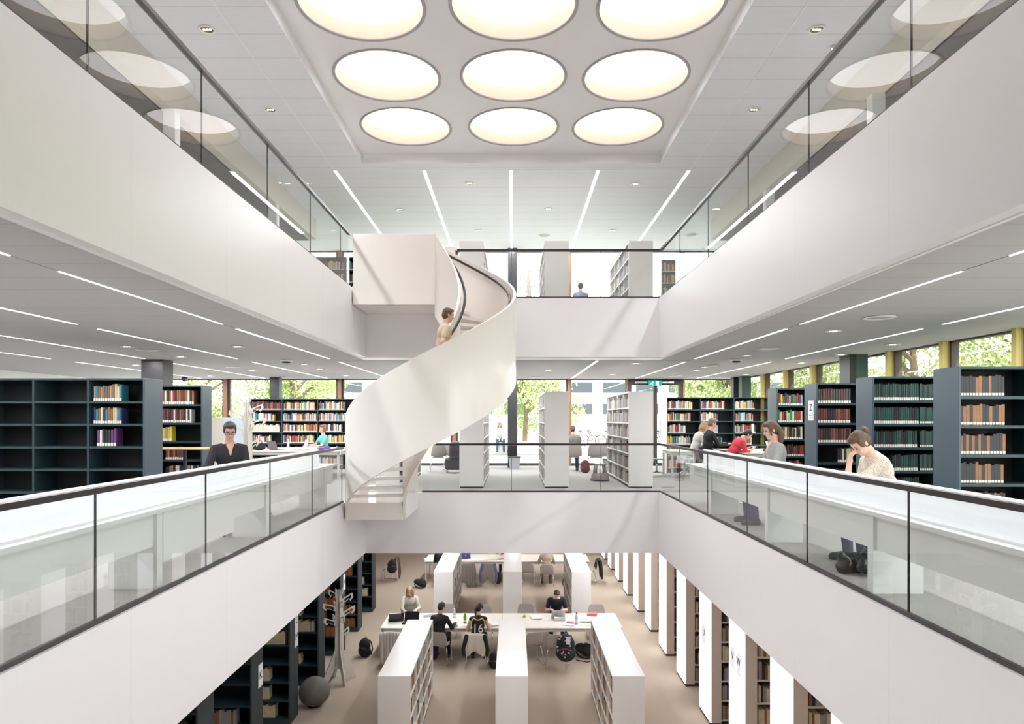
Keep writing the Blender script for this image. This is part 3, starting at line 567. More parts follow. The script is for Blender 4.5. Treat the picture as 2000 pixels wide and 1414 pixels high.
# west side
WC = ((10.64, -8.3, -5.70, 'the square-column bookcase', 'tall petrol bookcase in front of the dark square column, mostly empty'), (12.97, -7.6, -5.86, 'the high-table bookcase', 'tall petrol bookcase behind the wooden high table'))
for ci, (y, x0, x1, nm, lb) in enumerate(WC):
    t, zs, ed = dark_case(lb, x0, x1, y, .55 if ci == 0 else .4, 2.22, 6, 3 if ci == 0 else 2)
    xa = ed[2] + .02 if ci == 0 else ed[1] + .02
    for r, z in enumerate(zs):
        if ci == 0:
            xa = x1 - .57
            if r in (5, 4): fill(xa - .25, xa + .2, y + .05, z, ['orange', 'teal', 'cream', 'grey', 'brown'] if r == 5 else ['teal', 'black', 'cream', 'brown', 'navy', 'white'], nm, SHN[r], (.22, .27), (.03, .042), .2, True, GB, rdb)
            if r == 3: fill(xa - .2, xa + .12, y + .05, z, ['purple', 'black', 'white'], nm, SHN[r], (.25, .28), (.035, .05), .2, True, GB, rdb)
            if r == 0: fill(xa - .2, xa + .3, y + .05, z, ['yellow', 'white', 'green', 'cream'], nm, SHN[r], (.2, .26), (.03, .04), .2, True, GB, rdb)
        else:
            xa = x1 - .78
            if r == 5: fill(xa, xa + .6, y + .05, z, ['brown', 'maroon', 'maroon', 'black', 'cream', 'red'], nm, SHN[r], (.25, .28), (.03, .045), .18, True, GB, rdb)
            if r == 4: fill(xa, xa + .58, y + .05, z, ['black', 'maroon', 'white', 'brown', 'grey', 'black'], nm, SHN[r], (.24, .27), (.03, .045), .18, True, GB, rdb)
            if r == 3: fill(xa, xa + .2, y + .05, z, ['yellow', 'yellow', 'grey', 'black'], nm, SHN[r], (.24, .28), (.035, .05), .18, True, GB, rdb)
            if r == 2: fill(xa + .06, xa + .4, y + .05, z, ['maroon', 'black', 'purple', 'orange'], nm, SHN[r], (.2, .25), (.03, .04), .18, True, GB, rdb)
            if r == 1: fill(xa + .06, xa + .7, y + .05, z, ['black', 'white', 'orange', 'grey'], nm, SHN[r], (.2, .25), (.03, .04), .18, True, GB, rdb)
GB2 = 'books on the far bookcases'
t, zs, ed = dark_case('wide dark bookcase of three bays behind the woman in turquoise', -8.42, -5.0, 21.6, .35, 2.22, 6, 3, endm=DGREEN)
for r, z in enumerate(zs):
    for b in range(3):
        L = (.95, .8, .7)[(r + b) % 3] if (r, b) not in ((5, 0), (3, 1), (4, 1)) else 1.0
        fill(ed[b] + .03, ed[b] + .03 + L * (1.08 if L == 1. else 1.05), 21.65, z, PALE if not (b == 0 and r in (3, 5)) else (['cream', 'cream', 'white'] if r == 3 else ['black', 'brown', 'black', 'red']), '', '', (.2, .27), (.022, .04), .17, False, GB2, rdb)
t, zs, ed = dark_case('wide petrol bookcase with three bays behind the person in red', 4.5, 7.52, 20.3, .4, 2.22, 6, 3, first_end=SHWHITE, endm=DGREEN)
for r, z in enumerate(zs):
    for b in range(3):
        L = ((.75, .7, .55, .68, .6, .6), (.7, .5, .5, .66, .5, .5), (.6, .56, .62, .5, .5, .5))[b][5 - r]
        fill(ed[b] + .03, ed[b] + .03 + L, 20.35, z, PALE, '', '', (.2, .27), (.024, .042), .17, False, GB2, rdb)
# white double-sided cases, long in y
def white_case(label, xc, y0, y1, z, h, rows, w=.56, group=None, pal=PALE, books='stuff', case='', fillp=.85, faces=(-1, 1), bays=4, seed=0, sidem=None):
    rd = random.Random(seed); t = thing('bookcase', label, 'bookcase', (xc, (y0 + y1) / 2, z), 0, group); a, b = xc - w / 2, xc + w / 2
    for q in (y0, y1 - .03): MB().bbox(a, b, q, q + .03, z + .03, z + h, .004).build('end_panel', SHWHITE, t)
    MB().box(a + .015, b - .015, y0 + .03, y1 - .03, z, z + .05).build('plinth', GASK, t)
    MB().bbox(a, b, y0 + .03, y1 - .03, z + h - .04, z + h, .003).build('top_panel', SHWHITE, t)
    MB().box(xc - .012, xc + .012, y0 + .03, y1 - .03, z + .05, z + h - .04).build('centre_panel', sidem or SHWHITE, t)
    for k in range(1, bays): q = y0 + (y1 - y0) * k / bays; MB().box(a + .01, b - .01, q - .012, q + .012, z + .05, z + h - .04).build('upright', SHWHITE, t)
    zs = [z + .06 + (h - .1) * k / rows for k in range(rows)]
    for zz in zs: MB().box(a + .006, b - .006, y0 + .03, y1 - .03, zz, zz + .025).build('shelf', SHWHITE, t)
    for fc in faces:
        for r, zz in enumerate(zs):
            for k in range(bays):
                q0 = y0 + (y1 - y0) * k / bays + .03; q1 = q0 + ((y1 - y0) / bays - .05) * rd.uniform(fillp * .7, min(1, fillp * 1.15))
                single = books == 'single' and NB[0] < 300
                fill(q0, q1, xc + fc * (w / 2 - .03), zz + .025, pal, case, ('bottom shelf', 'second shelf up', 'third shelf up', 'top shelf')[min(r, 3)] + ', %s bay' % ORD[k], (.19, .27), (.025, .05), .19, single, 'books in the low white bookcases', rd, False, R(90) if fc > 0 else R(-90))
    return t
LOWPAL = ['brown', 'brown', 'cream', 'cream', 'black', 'orange', 'maroon', 'grey', 'dark green', 'cream']
for i, xc in enumerate((-1.97, -.03, 1.9)):
    nmx = ('under the stair', 'in the middle', 'by the lit panels')[i]
    if i != 1: white_case('low white bookcase in front of the long table, %s' % nmx, xc, 11.35, 14.55, Z0, 1.55, 4, .54, 'low white bookcases in the lower hall', LOWPAL, 'single', ('the low case under the stair', '', 'the low case by the lit panels')[i], .95, (1,) if i == 0 else (-1,), 4, i, SHBEIGE)
    else: white_case('low white bookcase in front of the long table, %s' % nmx, xc, 11.35, 14.55, Z0, 1.55, 4, .54, 'low white bookcases in the lower hall', LOWPAL, 'stuff', '', .9, (-1, 1), 4, i)
    white_case('low white bookcase beyond the long table, %s' % nmx, xc, 19.3, 22.5, Z0, 1.5, 4, .54, 'low white bookcases in the lower hall', LOWPAL + ['navy', 'teal', 'white'], 'stuff', '', .6, (-1, 1), 4, 5 + i, None if i == 0 else mat('cream_shelving', (.62, .52, .34), .5))
for i, xc in enumerate((-2.9, -.965, .99, 2.925)):
    white_case('tall white bookcase end on at the glass, %s from the staircase' % ORD[i], xc, 15.82, 19.5, 0, 2.22, 6, .56, 'tall white bookcases on the middle floor', DIMP, 'stuff', '', .95, (-1, 1), 4, 30 + i)
    if i: white_case('white bookcase on the top floor, %s from the staircase' % ORD[i - 1], xc, 15.82, 18.9, Z2, 1.48, 4, .56, 'white bookcases on the top floor', DIMP, 'stuff', '', .75, (-1, 1), 4, 40 + i)
# top floor: far shelves seen past the ends
t, zs, ed = dark_case('dark bookcase on the top floor behind the landing corner', -5.5, -3.9, 19.2, .35, 1.9, 5, 2, Z2)
for z in zs: fill(-5.4, -4.0, 19.24, z, PALE, '', '', (.2, .27), (.03, .05), .17, False, '', rdb)
t, zs, ed = dark_case('brown-shaded bookcase on the top floor past the corner of the rail', 4.05, 4.75, 18.9, .35, 1.75, 5, 1, Z2, endm=SHWHITE)
for z in zs: fill(4.1, 4.7, 18.94, z, ['brown', 'cream', 'maroon', 'cream'], '', '', (.2, .27), (.03, .05), .17, False, '', rdb)
# lower hall: petrol cases on one side, backlit white ends on the other
for i in range(8):
    y = 20.6 - 1.9 * i
    lb = 'dark petrol bookcase of the lower hall, %s from the tables%s' % (ORD[i], ('', '', ', behind the coat stand', '', ', marked L and M', ', marked K', '', '')[i])
    t, zs, ed = dark_case(lb, -6.6, -4.22, y, .5, 2.22, 6, 2, Z0, endm=LOWEND)
    for r, z in enumerate(zs):
        pal = [['cream'], ['brown', 'brown', 'orange', 'black'], ['orange', 'brown', 'orange'], ['cream', 'cream', 'grey'], ['cream', 'cream'], ['grey', 'brown'], ['black'], ['brown']][i]
        L = rdb.choice([.62, .8, .85, 0, .7])
        if L: fill(ed[1] + .04, ed[1] + .04 + L * 1.25, y + .06, z, pal, '', '', (.2, .26), (.03, .045), .19, False, '', rdb, lab=False)
for y, s, lt in ((16.98, 'paper sign on the dark bookcase behind the coat stand', [('N', 0)]), (13.2, 'long paper sign with letters L and M', [('L', .16), ('M', -.16)]), (11.3, 'paper sign with the letter K', [('K', 0)])):
    sign(-4.215, y + .18, Z0 + (1.72 if lt[0][0] != 'K' else 1.52), '', .2, .70 if len(lt) > 1 else .38, ER, s, lt, size=.19)
for i in range(12):
    y = 28.22 - 1.905 * i; x0 = 3.71
    t = thing('bookcase', 'white bookcase with a glowing end panel, %s from the far end of the lower hall' % ORD[i], 'bookcase', (x0 + 1.5, y + .4, Z0), 0, 'bookcases with lit end panels')
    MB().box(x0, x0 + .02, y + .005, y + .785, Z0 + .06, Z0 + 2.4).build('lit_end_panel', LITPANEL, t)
    MB().box(x0 + .02, x0 + .21, y, y + .79, Z0 + .05, Z0 + 2.4).build('end_box', SHBEIGE, t)
    MB().box(x0 + .01, x0 + 3.2, y + .01, y + .78, Z0, Z0 + .05).build('plinth', GASK, t)
    MB().box(x0 + .21, x0 + 3.2, y + .38, y + .41, Z0 + .05, Z0 + 2.4).build('centre_panel', SHBEIGE, t)
    MB().box(x0 + 3.17, x0 + 3.2, y, y + .79, Z0 + .05, Z0 + 2.4).build('end_box', SHBEIGE, t)
    for r in range(7):
        z = Z0 + .08 + .37 * r; MB().box(x0 + .21, x0 + 3.17, y + .01, y + .78, z, z + .025).build('shelf', SHBEIGE, t)
        if r < 6 and i > 4: fill(x0 + .24, x0 + rdb.uniform(.7, 1.6), y + .03, z + .025, ['grey', 'brown', 'black', 'grey', 'cream'], '', '', (.22, .29), (.03, .055), .22, False, '', rdb, lab=False)
GREYP = mat('sign_grey', (.72, .72, .76), .6, emit=(.9, .9, 1), estr=.35)
for y, s, l in ((16.8, 'T', .42), (13.0, 'U', .42), (11.1, 'V', .55), (11.1, 'W', .25)):
    sign(3.705, y + l, Z0 + (1.75 if s != 'U' else 1.6), '', .2, .36, EL, 'pale paper sign with the letter %s on a glowing end panel' % s, [(s, .03)], GREYP, .19)
so = STUFF.build('shelved_books', [BM[k] for k in SN] + [MATS['label_cream']]); tag(so, 'all the smaller books standing on the farther shelves', 'books', kind='stuff')
# ================================================================== CHAIRS, TABLES, LOOSE THINGS
def shell_chair(label, loc, rz, group, m=None):
    """sled-legged shell chair; local +y is the sitter's forward"""
    t = thing('shell_chair', label, 'chair', loc, rz, group); m = m or CHAIRG
    sh = MB(); prof = [(.21, .425, .20), (.17, .445, .225), (.0, .44, .235), (-.14, .445, .235), (-.20, .475, .235), (-.225, .54, .235), (-.245, .66, .225), (-.26, .77, .205), (-.265, .815, .16)]
    rows = []
    for y, z, w in prof:
        rows.append([(w * q, y + .035 * q * q * (1 if y < -.15 else .2), z + (.03 * q * q if y > -.15 else 0)) for q in (-1, -.75, -.4, 0, .4, .75, 1)])
    n = 7; vs = [p for r in rows for p in r]; fs = [(i * n + j, i * n + j + 1, (i + 1) * n + j + 1, (i + 1) * n + j) for i in range(len(rows) - 1) for j in range(n - 1)]
    o = sh.add(vs, fs).build('shell', m, t, True, world=False); so_ = o.modifiers.new('thickness', 'SOLIDIFY'); so_.thickness = .014; sb = o.modifiers.new('smooth', 'SUBSURF'); sb.levels = sb.render_levels = 1
    for s_ in (-1, 1): MB().tube([(s_ * .15, .13, .43), (s_ * .22, .19, .40), (s_ * .245, .22, .03), (s_ * .245, .20, .011), (s_ * .245, -.2, .011), (s_ * .245, -.23, .03), (s_ * .2, -.12, .40), (s_ * .15, -.06, .43)], .011, 8).build('leg', METAL, t, True, world=False)
    MB().tube([(-.15, .13, .43), (.15, .13, .43)], .01, 6).tube([(-.15, -.06, .43), (.15, -.06, .43)], .01, 6).build('seat_frame', METAL, t, world=False)
    return t
def star_chair(label, loc, rz, group, m=None):
    t = thing('office_chair', label, 'chair', loc, rz, group); m = m or CHAIRG
    prof = [(.21, .435, .20), (.1, .45, .23), (-.12, .45, .235), (-.2, .49, .235), (-.235, .62, .225), (-.255, .78, .2), (-.26, .82, .15)]
    rows = [[(w * q, y + .03 * q * q * (1 if y < -.15 else 0), z + (.03 * q * q if y > -.15 else 0)) for q in (-1, -.7, -.3, .3, .7, 1)] for y, z, w in prof]; n = 6
    o = MB().add([p for r in rows for p in r], [(i * n + j, i * n + j + 1, (i + 1) * n + j + 1, (i + 1) * n + j) for i in range(len(rows) - 1) for j in range(n - 1)]).build('shell', m, t, True, world=False)
    q = o.modifiers.new('thickness', 'SOLIDIFY'); q.thickness = .014; q = o.modifiers.new('smooth', 'SUBSURF'); q.levels = q.render_levels = 1
    MB().cyl((0, 0), .025, .1, .44, 12).build('column_post', METAL, t, True, world=False)
    for k in range(4):
        a = R(45 + 90 * k); MB().tube([(0, 0, .13), (math.cos(a) * .2, math.sin(a) * .2, .10), (math.cos(a) * .3, math.sin(a) * .3, .06), (math.cos(a) * .32, math.sin(a) * .32, .012)], [.022, .016, .013, .014], 8).build('leg', METAL, t, True, world=False)
    return t
def table(label, x0, x1, y0, y1, z, group, h=.74):
    t = thing('study_table', label, 'table', ((x0 + x1) / 2, (y0 + y1) / 2, z), 0, group)
    MB().bbox(x0, x1, y0, y1, z + h - .022, z + h, .003).build('table_top', TABLEW, t)
    MB().box(x0 + .002, x1 - .002, y0 + .002, y1 - .002, z + h - .034, z + h - .022).build('edge_band', TABLEE, t)
    MB().box(x0 + .04, x1 - .04, y0 + .03, y0 + .06, z + h - .1, z + h - .034).box(x0 + .04, x1 - .04, y1 - .06, y1 - .03, z + h - .1, z + h - .034).box(x0 + .03, x0 + .06, y0 + .03, y1 - .03, z + h - .1, z + h - .034).box(x1 - .06, x1 - .03, y0 + .03, y1 - .03, z + h - .1, z + h - .034).build('apron_frame', STEELW, t)
    for x in (x0 + .03, x1 - .08):
        for y in (y0 + .03, y1 - .08): MB().box(x, x + .05, y, y + .05, z, z + h - .1).build('leg', STEELW, t)
    return t
TL = Z0 + .74
table('long white table, half nearest the coat stand, crowded with laptops', -3.22, -.285, 16.62, 17.88, Z0, 'long tables of the lower hall')
table('long white table, half by the lit panels, with the silver laptop', -.28, 2.63, 16.62, 17.88, Z0, 'long tables of the lower hall')
table('rear white table with a blue laptop, under the fascia edge', -3.16, -.235, 24.35, 25.6, Z0, 'rear tables of the lower hall')
table('rear white table with papers behind the person in beige', -.23, 2.69, 24.35, 25.6, Z0, 'rear tables of the lower hall')
GC = 'grey shell chairs of the lower hall'
P0 = R(0); P180 = R(180)
for lb, x, y, rz in (('grey shell chair draped with a striped cloth at the table corner', -2.85, 16.25, 0), ('grey shell chair under the man in the black shirt', -1.75, 16.3, R(-8)), ('grey shell chair hung with a black and white jacket', -.87, 16.12, 0),
    ('empty grey shell chair beside the middle low bookcase', .42, 16.3, R(20)), ('grey shell chair hidden by a navy backpack', 1.02, 16.12, R(-12)),
    ('grey shell chair of the fair-haired woman', -2.79, 18.28, P180), ('empty grey chair across from the man in black', -1.78, 18.3, P180), ('empty grey chair across from the jersey wearer', -.8, 18.22, P180), ('empty grey chair whose rim shows left of the silver laptop', .33, 18.3, P180),
    ('grey shell chair of the man in navy polo shirt', 1.16, 18.45, P180), ('empty grey chair at the last place by the lit panels', 2.22, 18.25, P180),
    ('rear-table chair under the person in black', -2.55, 24.0, 0), ('rear-table chair with a grey hooded jacket, nearer the staircase', -1.55, 23.95, R(8)), ('rear-table chair with a grey jacket lined in blue', -.86, 23.9, 0), ('empty rear-table chair beside the person in beige', .52, 24.0, R(-10)), ('rear-table chair under the person in beige', 1.15, 23.75, 0), ('rear-table chair with a black jacket at the table end', 2.72, 24.3, R(90)), ('chair with a brown coat and black backpack by the dark bookcases', -4.45, 24.6, R(90))):
    shell_chair(lb, (x, y, Z0), rz, GC)
G1 = 'grey shell chairs at the window counter'
for lb, x, y, rz in (('grey shell chair seen under the staircase edge, nearer the stair', -2.25, 20.6, R(10)), ('grey shell chair seen under the staircase edge, second one', -1.9, 21.3, R(-5)), ('grey chair of the person at the window counter', 1.8, 20.7, R(5)), ('empty grey chair at the window counter by the red bag', 2.45, 20.6, R(-8)), ('grey chair back peeping over the rail behind the stool', 2.9, 21.2, R(-10))):
    shell_chair(lb, (x, y, 0), rz, G1)
GREENCH = mat('green_grey_shell', (.10, .16, .15), .5)
star_chair('dark green shell chair on a star base by the glass door', (3.95, 19.0, 0), R(-90), 'star base chairs', GREENCH)
for lb, x, y, rz in (('grey office chair of the man in black at the long desk', -4.16, 10.02, facing(.5, -.85)), ('empty grey office chair behind the desk end panel on the coat-stand side', -4.2, 11.2, R(-60)), ('grey office chair of the woman in denim', 4.17, 10.5, facing(-1, 0)), ('grey office chair of the woman in lace top', 4.34, 7.65, facing(-1, 0)), ('empty grey office chair at the far end of the reading desk', 3.95, 12.6, R(80)), ('white office chair of the person in red', 5.27, 17.17, facing(.95, .12)), ('grey office chair of the person in dark jacket', 5.08, 18.48, facing(.95, .12)), ('grey office chair of the person in off-white shirt', 4.9, 19.2, facing(.95, .12))):
    star_chair(lb, (x, y, 0), rz, 'star base chairs', CHAIRG if 'white' not in lb else TRIMW)
def counter():
    t = thing('window_counter', 'white counter along the far window behind the white bookcases', 'counter', (0, 22.0, 0))
    MB().bbox(-3.4, 3.6, 21.75, 22.2, .74, .78).build('counter_top', TABLEW, t)
    for x in (-3.2, -1.2, 1.2, 3.4): MB().box(x - .02, x + .02, 21.9, 22.1, 0, .74).build('leg', STEELW, t)
counter()
table('white study table littered with papers beside the triple dark bookcase', -6.9, -4.5, 17.85, 20.2, 0, 'study tables on the middle floor', .75)
table('white study table where the person in red writes', 5.66, 7.1, 16.9, 19.4, 0, 'study tables on the middle floor', .75)
table('small white table at the glass door beside the green chair', 4.2, 4.9, 18.4, 19.6, 0, 'study tables on the middle floor', .72)
t = thing('standing_table', 'wooden standing table on one leg before the petrol bookcase', 'table', (-5.75, 12.0, 0))
MB().bbox(-6.35, -5.3, 11.75, 12.35, 1.055, 1.085).build('table_top', WOOD, t); MB().cyl((-5.75, 12.05), .03, .02, 1.055, 14).build('post', DKGREY, t); MB().lathe([(.24, 0), (.24, .015), (.04, .03)], (-5.75, 12.05, 0), 24).build('base_plate', DKGREY, t)
t = thing('partition_screen', 'beige free-standing screen with a pale board behind the man in black', 'screen', (-7.1, 16.6, 0))
MB().bbox(-7.6, -7.0, 16.58, 16.64, .1, 1.62).build('beige_board', BEIGE, t); MB().bbox(-7.0, -6.3, 16.58, 16.62, .5, 1.62).build('pale_board', mat('pale_blue_board', (.62, .70, .78), .3), t)
for x in (-7.5, -6.4): MB().box(x - .02, x + .02, 16.35, 16.85, 0, .04).box(x - .02, x + .02, 16.59, 16.63, .04, .5).build('foot', STEELW, t)
def coat_rack(loc, label, s=1.0, rz=0):
    t = thing('coat_stand', label, 'coat stand', loc, rz, 'tree-shaped white coat stands'); CM = mat('coat_stand_white', (.74, .71, .65), .45)
    for k in range(2):
        mb = MB(); mb.mx = Rm(0, 0, 90 * k + 35) @ Matrix.Scale(s, 4)
        for poly in ([(-.40, 0), (-.27, 0), (-.05, .38), (-.10, .70)], [(.40, 0), (.27, 0), (.05, .38), (.10, .70)], [(-.105, .28), (.105, .28), (.085, 1.7), (.03, 2.02), (-.03, 2.02), (-.085, 1.7)]):
            mb.rings([[(x, -.016, z) for x, z in poly], [(x, .016, z) for x, z in poly]])
        mb.build('stem_plate', CM, t, world=False)
    rd = random.Random(int(loc[0] * 10))
    for k, (h, L) in enumerate(((.98, .24), (1.2, .40), (1.26, .36), (1.34, .42), (1.42, .38), (1.5, .36), (1.58, .38), (1.66, .32), (1.72, .32), (1.80, .26), (1.86, .24), (1.92, .2))):
        a = R(35 + 90 * (k % 4) + rd.uniform(-7, 7)); d = Vector((math.cos(a), math.sin(a), 0)); q = d.cross(Vector((0, 0, 1)))
        P = lambda r, z: (d * r + Vector((0, 0, z))) * s
        out = [P(.05, h - .05), P(L * .7, h + .07), P(L * .8, h + .02), P(L, h + .10), P(L * .96, h + .19), P(L * .72, h + .16), P(.05, h + .07)]
        cc = sum(out, Vector()) / len(out); inn = [cc + (v - cc) * .62 + P(0, 0) for v in out]; n = len(out); w = q * .013 * s
        vs = [tuple(v + w) for v in out] + [tuple(v + w) for v in inn] + [tuple(v - w) for v in out] + [tuple(v - w) for v in inn]; fs = []
        for i in range(n): j = (i + 1) % n; fs += [(i, j, n + j, n + i), (2 * n + j, 2 * n + i, 3 * n + i, 3 * n + j), (j, i, 2 * n + i, 2 * n + j), (n + i, n + j, 3 * n + j, 3 * n + i)]
        MB().add(vs, fs).build('hook_branch', CM, t, world=False)
    return t
coat_rack((-3.85, 15.2, Z0), 'white tree-shaped coat stand on the lower hall carpet')
coat_rack((-5.6, 14.5, 0), 'white tree-shaped coat stand behind the man in black')
coat_rack((.45, 20.2, Z2), 'white tree-shaped coat stand on the top floor by the stair head', .86)
def bin_(x, y, z, label):
    t = thing('waste_bin', label, 'bin', (x, y, z), 0, 'grey waste bins'); m = mat('bin_grey', (.42, .43, .45), .5)
    MB().rings([[(x - a, y - a * .8, zz), (x + a, y - a * .8, zz), (x + a, y + a * .8, zz), (x - a, y + a * .8, zz)] for a, zz in ((.14, z), (.19, z + .36))]).build('bin_body', m, t)
    MB().bbox(x - .2, x + .2, y - .165, y + .165, z + .36, z + .40).build('rim', DKGREY, t)
bin_(.03, 21.7, 0, 'grey waste bin at the foot of the dark column by the window'); bin_(2.85, 20.4, 0, 'grey waste bin beside the stool and chair legs')
t = thing('kick_stool', 'beige step stool on the middle floor between the white bookcases', 'stool', (2.22, 17.7, 0)); m = mat('stool_beige', (.42, .38, .34), .5)
MB().lathe([(.24, .02), (.235, .05), (.21, .19), (.2, .2)], (2.22, 17.7, 0), 28).build('base_ring', m, t, True); MB().lathe([(.2, 0), (.245, .005), (.245, .03), (.2, .035)], (2.22, 17.7, 0), 28).build('rubber_skirt', DKGREY, t, True)
for k in range(4): a = R(45 + 90 * k); MB().tube([(2.22 + .18 * math.cos(a), 17.7 + .18 * math.sin(a), .19), (2.22 + .14 * math.cos(a), 17.7 + .14 * math.sin(a), .41)], .035, 8).build('leg', m, t, True)
MB().lathe([(.15, .40), (.175, .41), (.175, .43), (.165, .44)], (2.22, 17.7, 0), 28).build('step_top', m, t, True)
t = thing('pouf', 'grey ball seat among the dark bookcases of the lower hall', 'seat', (-4.02, 13.9, Z0)); MB().ell((-4.02, 13.9, Z0 + .29), (.31, .31, .29), seg=28).build('ball_cover', mat('ball_grey', (.16, .155, .15), .7), t, True); MB().lathe([(.1, 0), (.13, .01), (.1, .02)], (-4.02, 13.9, Z0), 20).build('base_ring', DKGREY, t)
t = thing('coat_on_chair', 'dark coat over a chair beside the white bookcase under the stair', 'chair', (-1.72, 20.2, 0)); MB().bbox(-2.0, -1.5, 19.95, 20.5, .1, .45, .05).build('seat', DKGREY, t); MB().bbox(-1.86, -1.5, 19.9, 20.5, .4, .92, .06).build('backrest', DKGREY, t)  # padded blocks stand in for a dark coat on a chair back
for x in (-1.95, -1.55):
    for y in (20., 20.45): MB().cyl((x, y), .015, 0, .1, 8).build('leg', METAL, t)
def organic(mb, name, m, parent, vox=.012, smooth=4, world=False):
    o = mb.build(name, m, parent, True, world); r = o.modifiers.new('one_surface', 'REMESH'); r.mode = 'VOXEL'; r.voxel_size = vox; r.use_smooth_shade = True
    if smooth: q = o.modifiers.new('soften', 'SMOOTH'); q.iterations = smooth; q.factor = .5
    return o
def backpack(label, loc, rz, m, s=1.0, lie=False, acc=None):
    t = thing('backpack', label, 'backpack', loc, rz, 'bags on the floor and chairs')
    X = (Rm(-78, 0, 0) @ T(0, 0, -.02) if lie else Matrix.Identity(4)) @ Matrix.Scale(s, 4)
    if lie: X = T(0, -.2, .13) @ X
    mb = MB(); mb.mx = X; mb.ell((0, 0, .14), (.17, .12, .15)).ell((0, 0, .28), (.155, .105, .17)).ell((0, -.09, .16), (.12, .06, .12)).ell((0, .01, .38), (.11, .08, .07)); organic(mb, 'bag_body', m, t, .014, 3)
    for q in (-.08, .08):
        mb = MB(); mb.mx = X; mb.tube([(q, .08, .40), (q * 1.2, .15, .30), (q * 1.5, .16, .15), (q * 1.4, .10, .04)], .016, 6).build('strap', m, t, True, False)
    mb = MB(); mb.mx = X; mb.tube([(-.03, .05, .44), (0, .05, .48), (.03, .05, .44)], .009, 6).build('carry_loop', m, t, True, False)
    mb = MB(); mb.mx = X; mb.tube([(-.1, -.13, .22), (0, -.155, .255), (.1, -.13, .22)], .006, 5).build('zip', acc or DKGREY, t, True, False)
    return t
backpack('black bag slumped on the tan carpet before the long table', (-3.62, 16.75, Z0), R(-20), BLACK, 1.0)
backpack('black backpack lying flat on the carpet by the rear table', (-3.2, 23.6, Z0), R(70), BLACK, 1.0, True)
backpack('dark red backpack on the floor by the window counter seat', (2.1, 20.15, 0), R(10), mat('bag_red', (.13, .02, .03), .8), .85)
backpack('black bag on the carpet next to the person in beige', (1.85, 23.6, Z0), R(30), BLACK, .9)
backpack('black backpack hung on the chair by the dark bookcases', (-4.28, 24.25, Z0 + .35), R(15), BLACK, 1.05)
t = backpack('navy backpack with pale floral print hung over a chair', (1.2, 15.83, Z0 + .22), R(-10), NAVY, 1.38, False, mat('zip_red', (.5, .08, .04), .5))
rdp = random.Random(5); fl = MB()
for k in range(16):
    x, z = rdp.uniform(-.14, .1), rdp.uniform(.12, .52); fl.ell((x * 1.3, -.165 - .035 * (z < .36), z * 1.25), (.03, .008, .018), Euler((0, rdp.uniform(0, 3), 0)).to_matrix(), 8)
fl.build('floral_print', mat('print_cream', (.55, .48, .36), .8), t, True, False)
MB().bbox(.03, .12, -.21, -.20, .45, .62, .003).build('patch', PAPER, t, False, False)
backpack('black sports bag on the floor behind the navy backpack', (1.75, 16.75, Z0), R(60), BLACK, 1.1, True)
backpack('dark purple bag on the carpet behind the man in black', (-1.95, 16.55, Z0), R(15), mat('bag_purple', (.03, .012, .045), .8), .9)
backpack('black bag with orange trim beside the jersey wearer', (-.45, 16.0, Z0), R(-15), BLACK, .8, False, mat('zip_orange', (.6, .15, .05), .5))
backpack('black backpack on the carpet under the rear table', (-.55, 24.2, Z0), R(40), BLACK, .9)
t = thing('plastic_carrier', 'crumpled black bag under the reading desk of the woman in lace', 'bag', (3.62, 7.15, 0)); rdq = random.Random(2); mb = MB()
for _ in range(26): mb.ell((max(-.2, min(.2, rdq.gauss(0, .13))), max(-.3, min(.3, rdq.gauss(0, .16))), abs(rdq.gauss(.07, .06)) + .03), (rdq.uniform(.04, .11), rdq.uniform(.04, .11), rdq.uniform(.03, .08)), Euler((rdq.random() * 3, rdq.random() * 3, 0)).to_matrix(), 8)
organic(mb, 'bag_body', mat('glossy_black', (.015, .015, .017), .25, var=.3, bump=.5), t, .018, 1); MB().tube([(-.1, -.1, .2), (-.05, -.14, .32), (.05, -.1, .2)], .012, 6).build('carry_loop', BLACK, t, True, False)
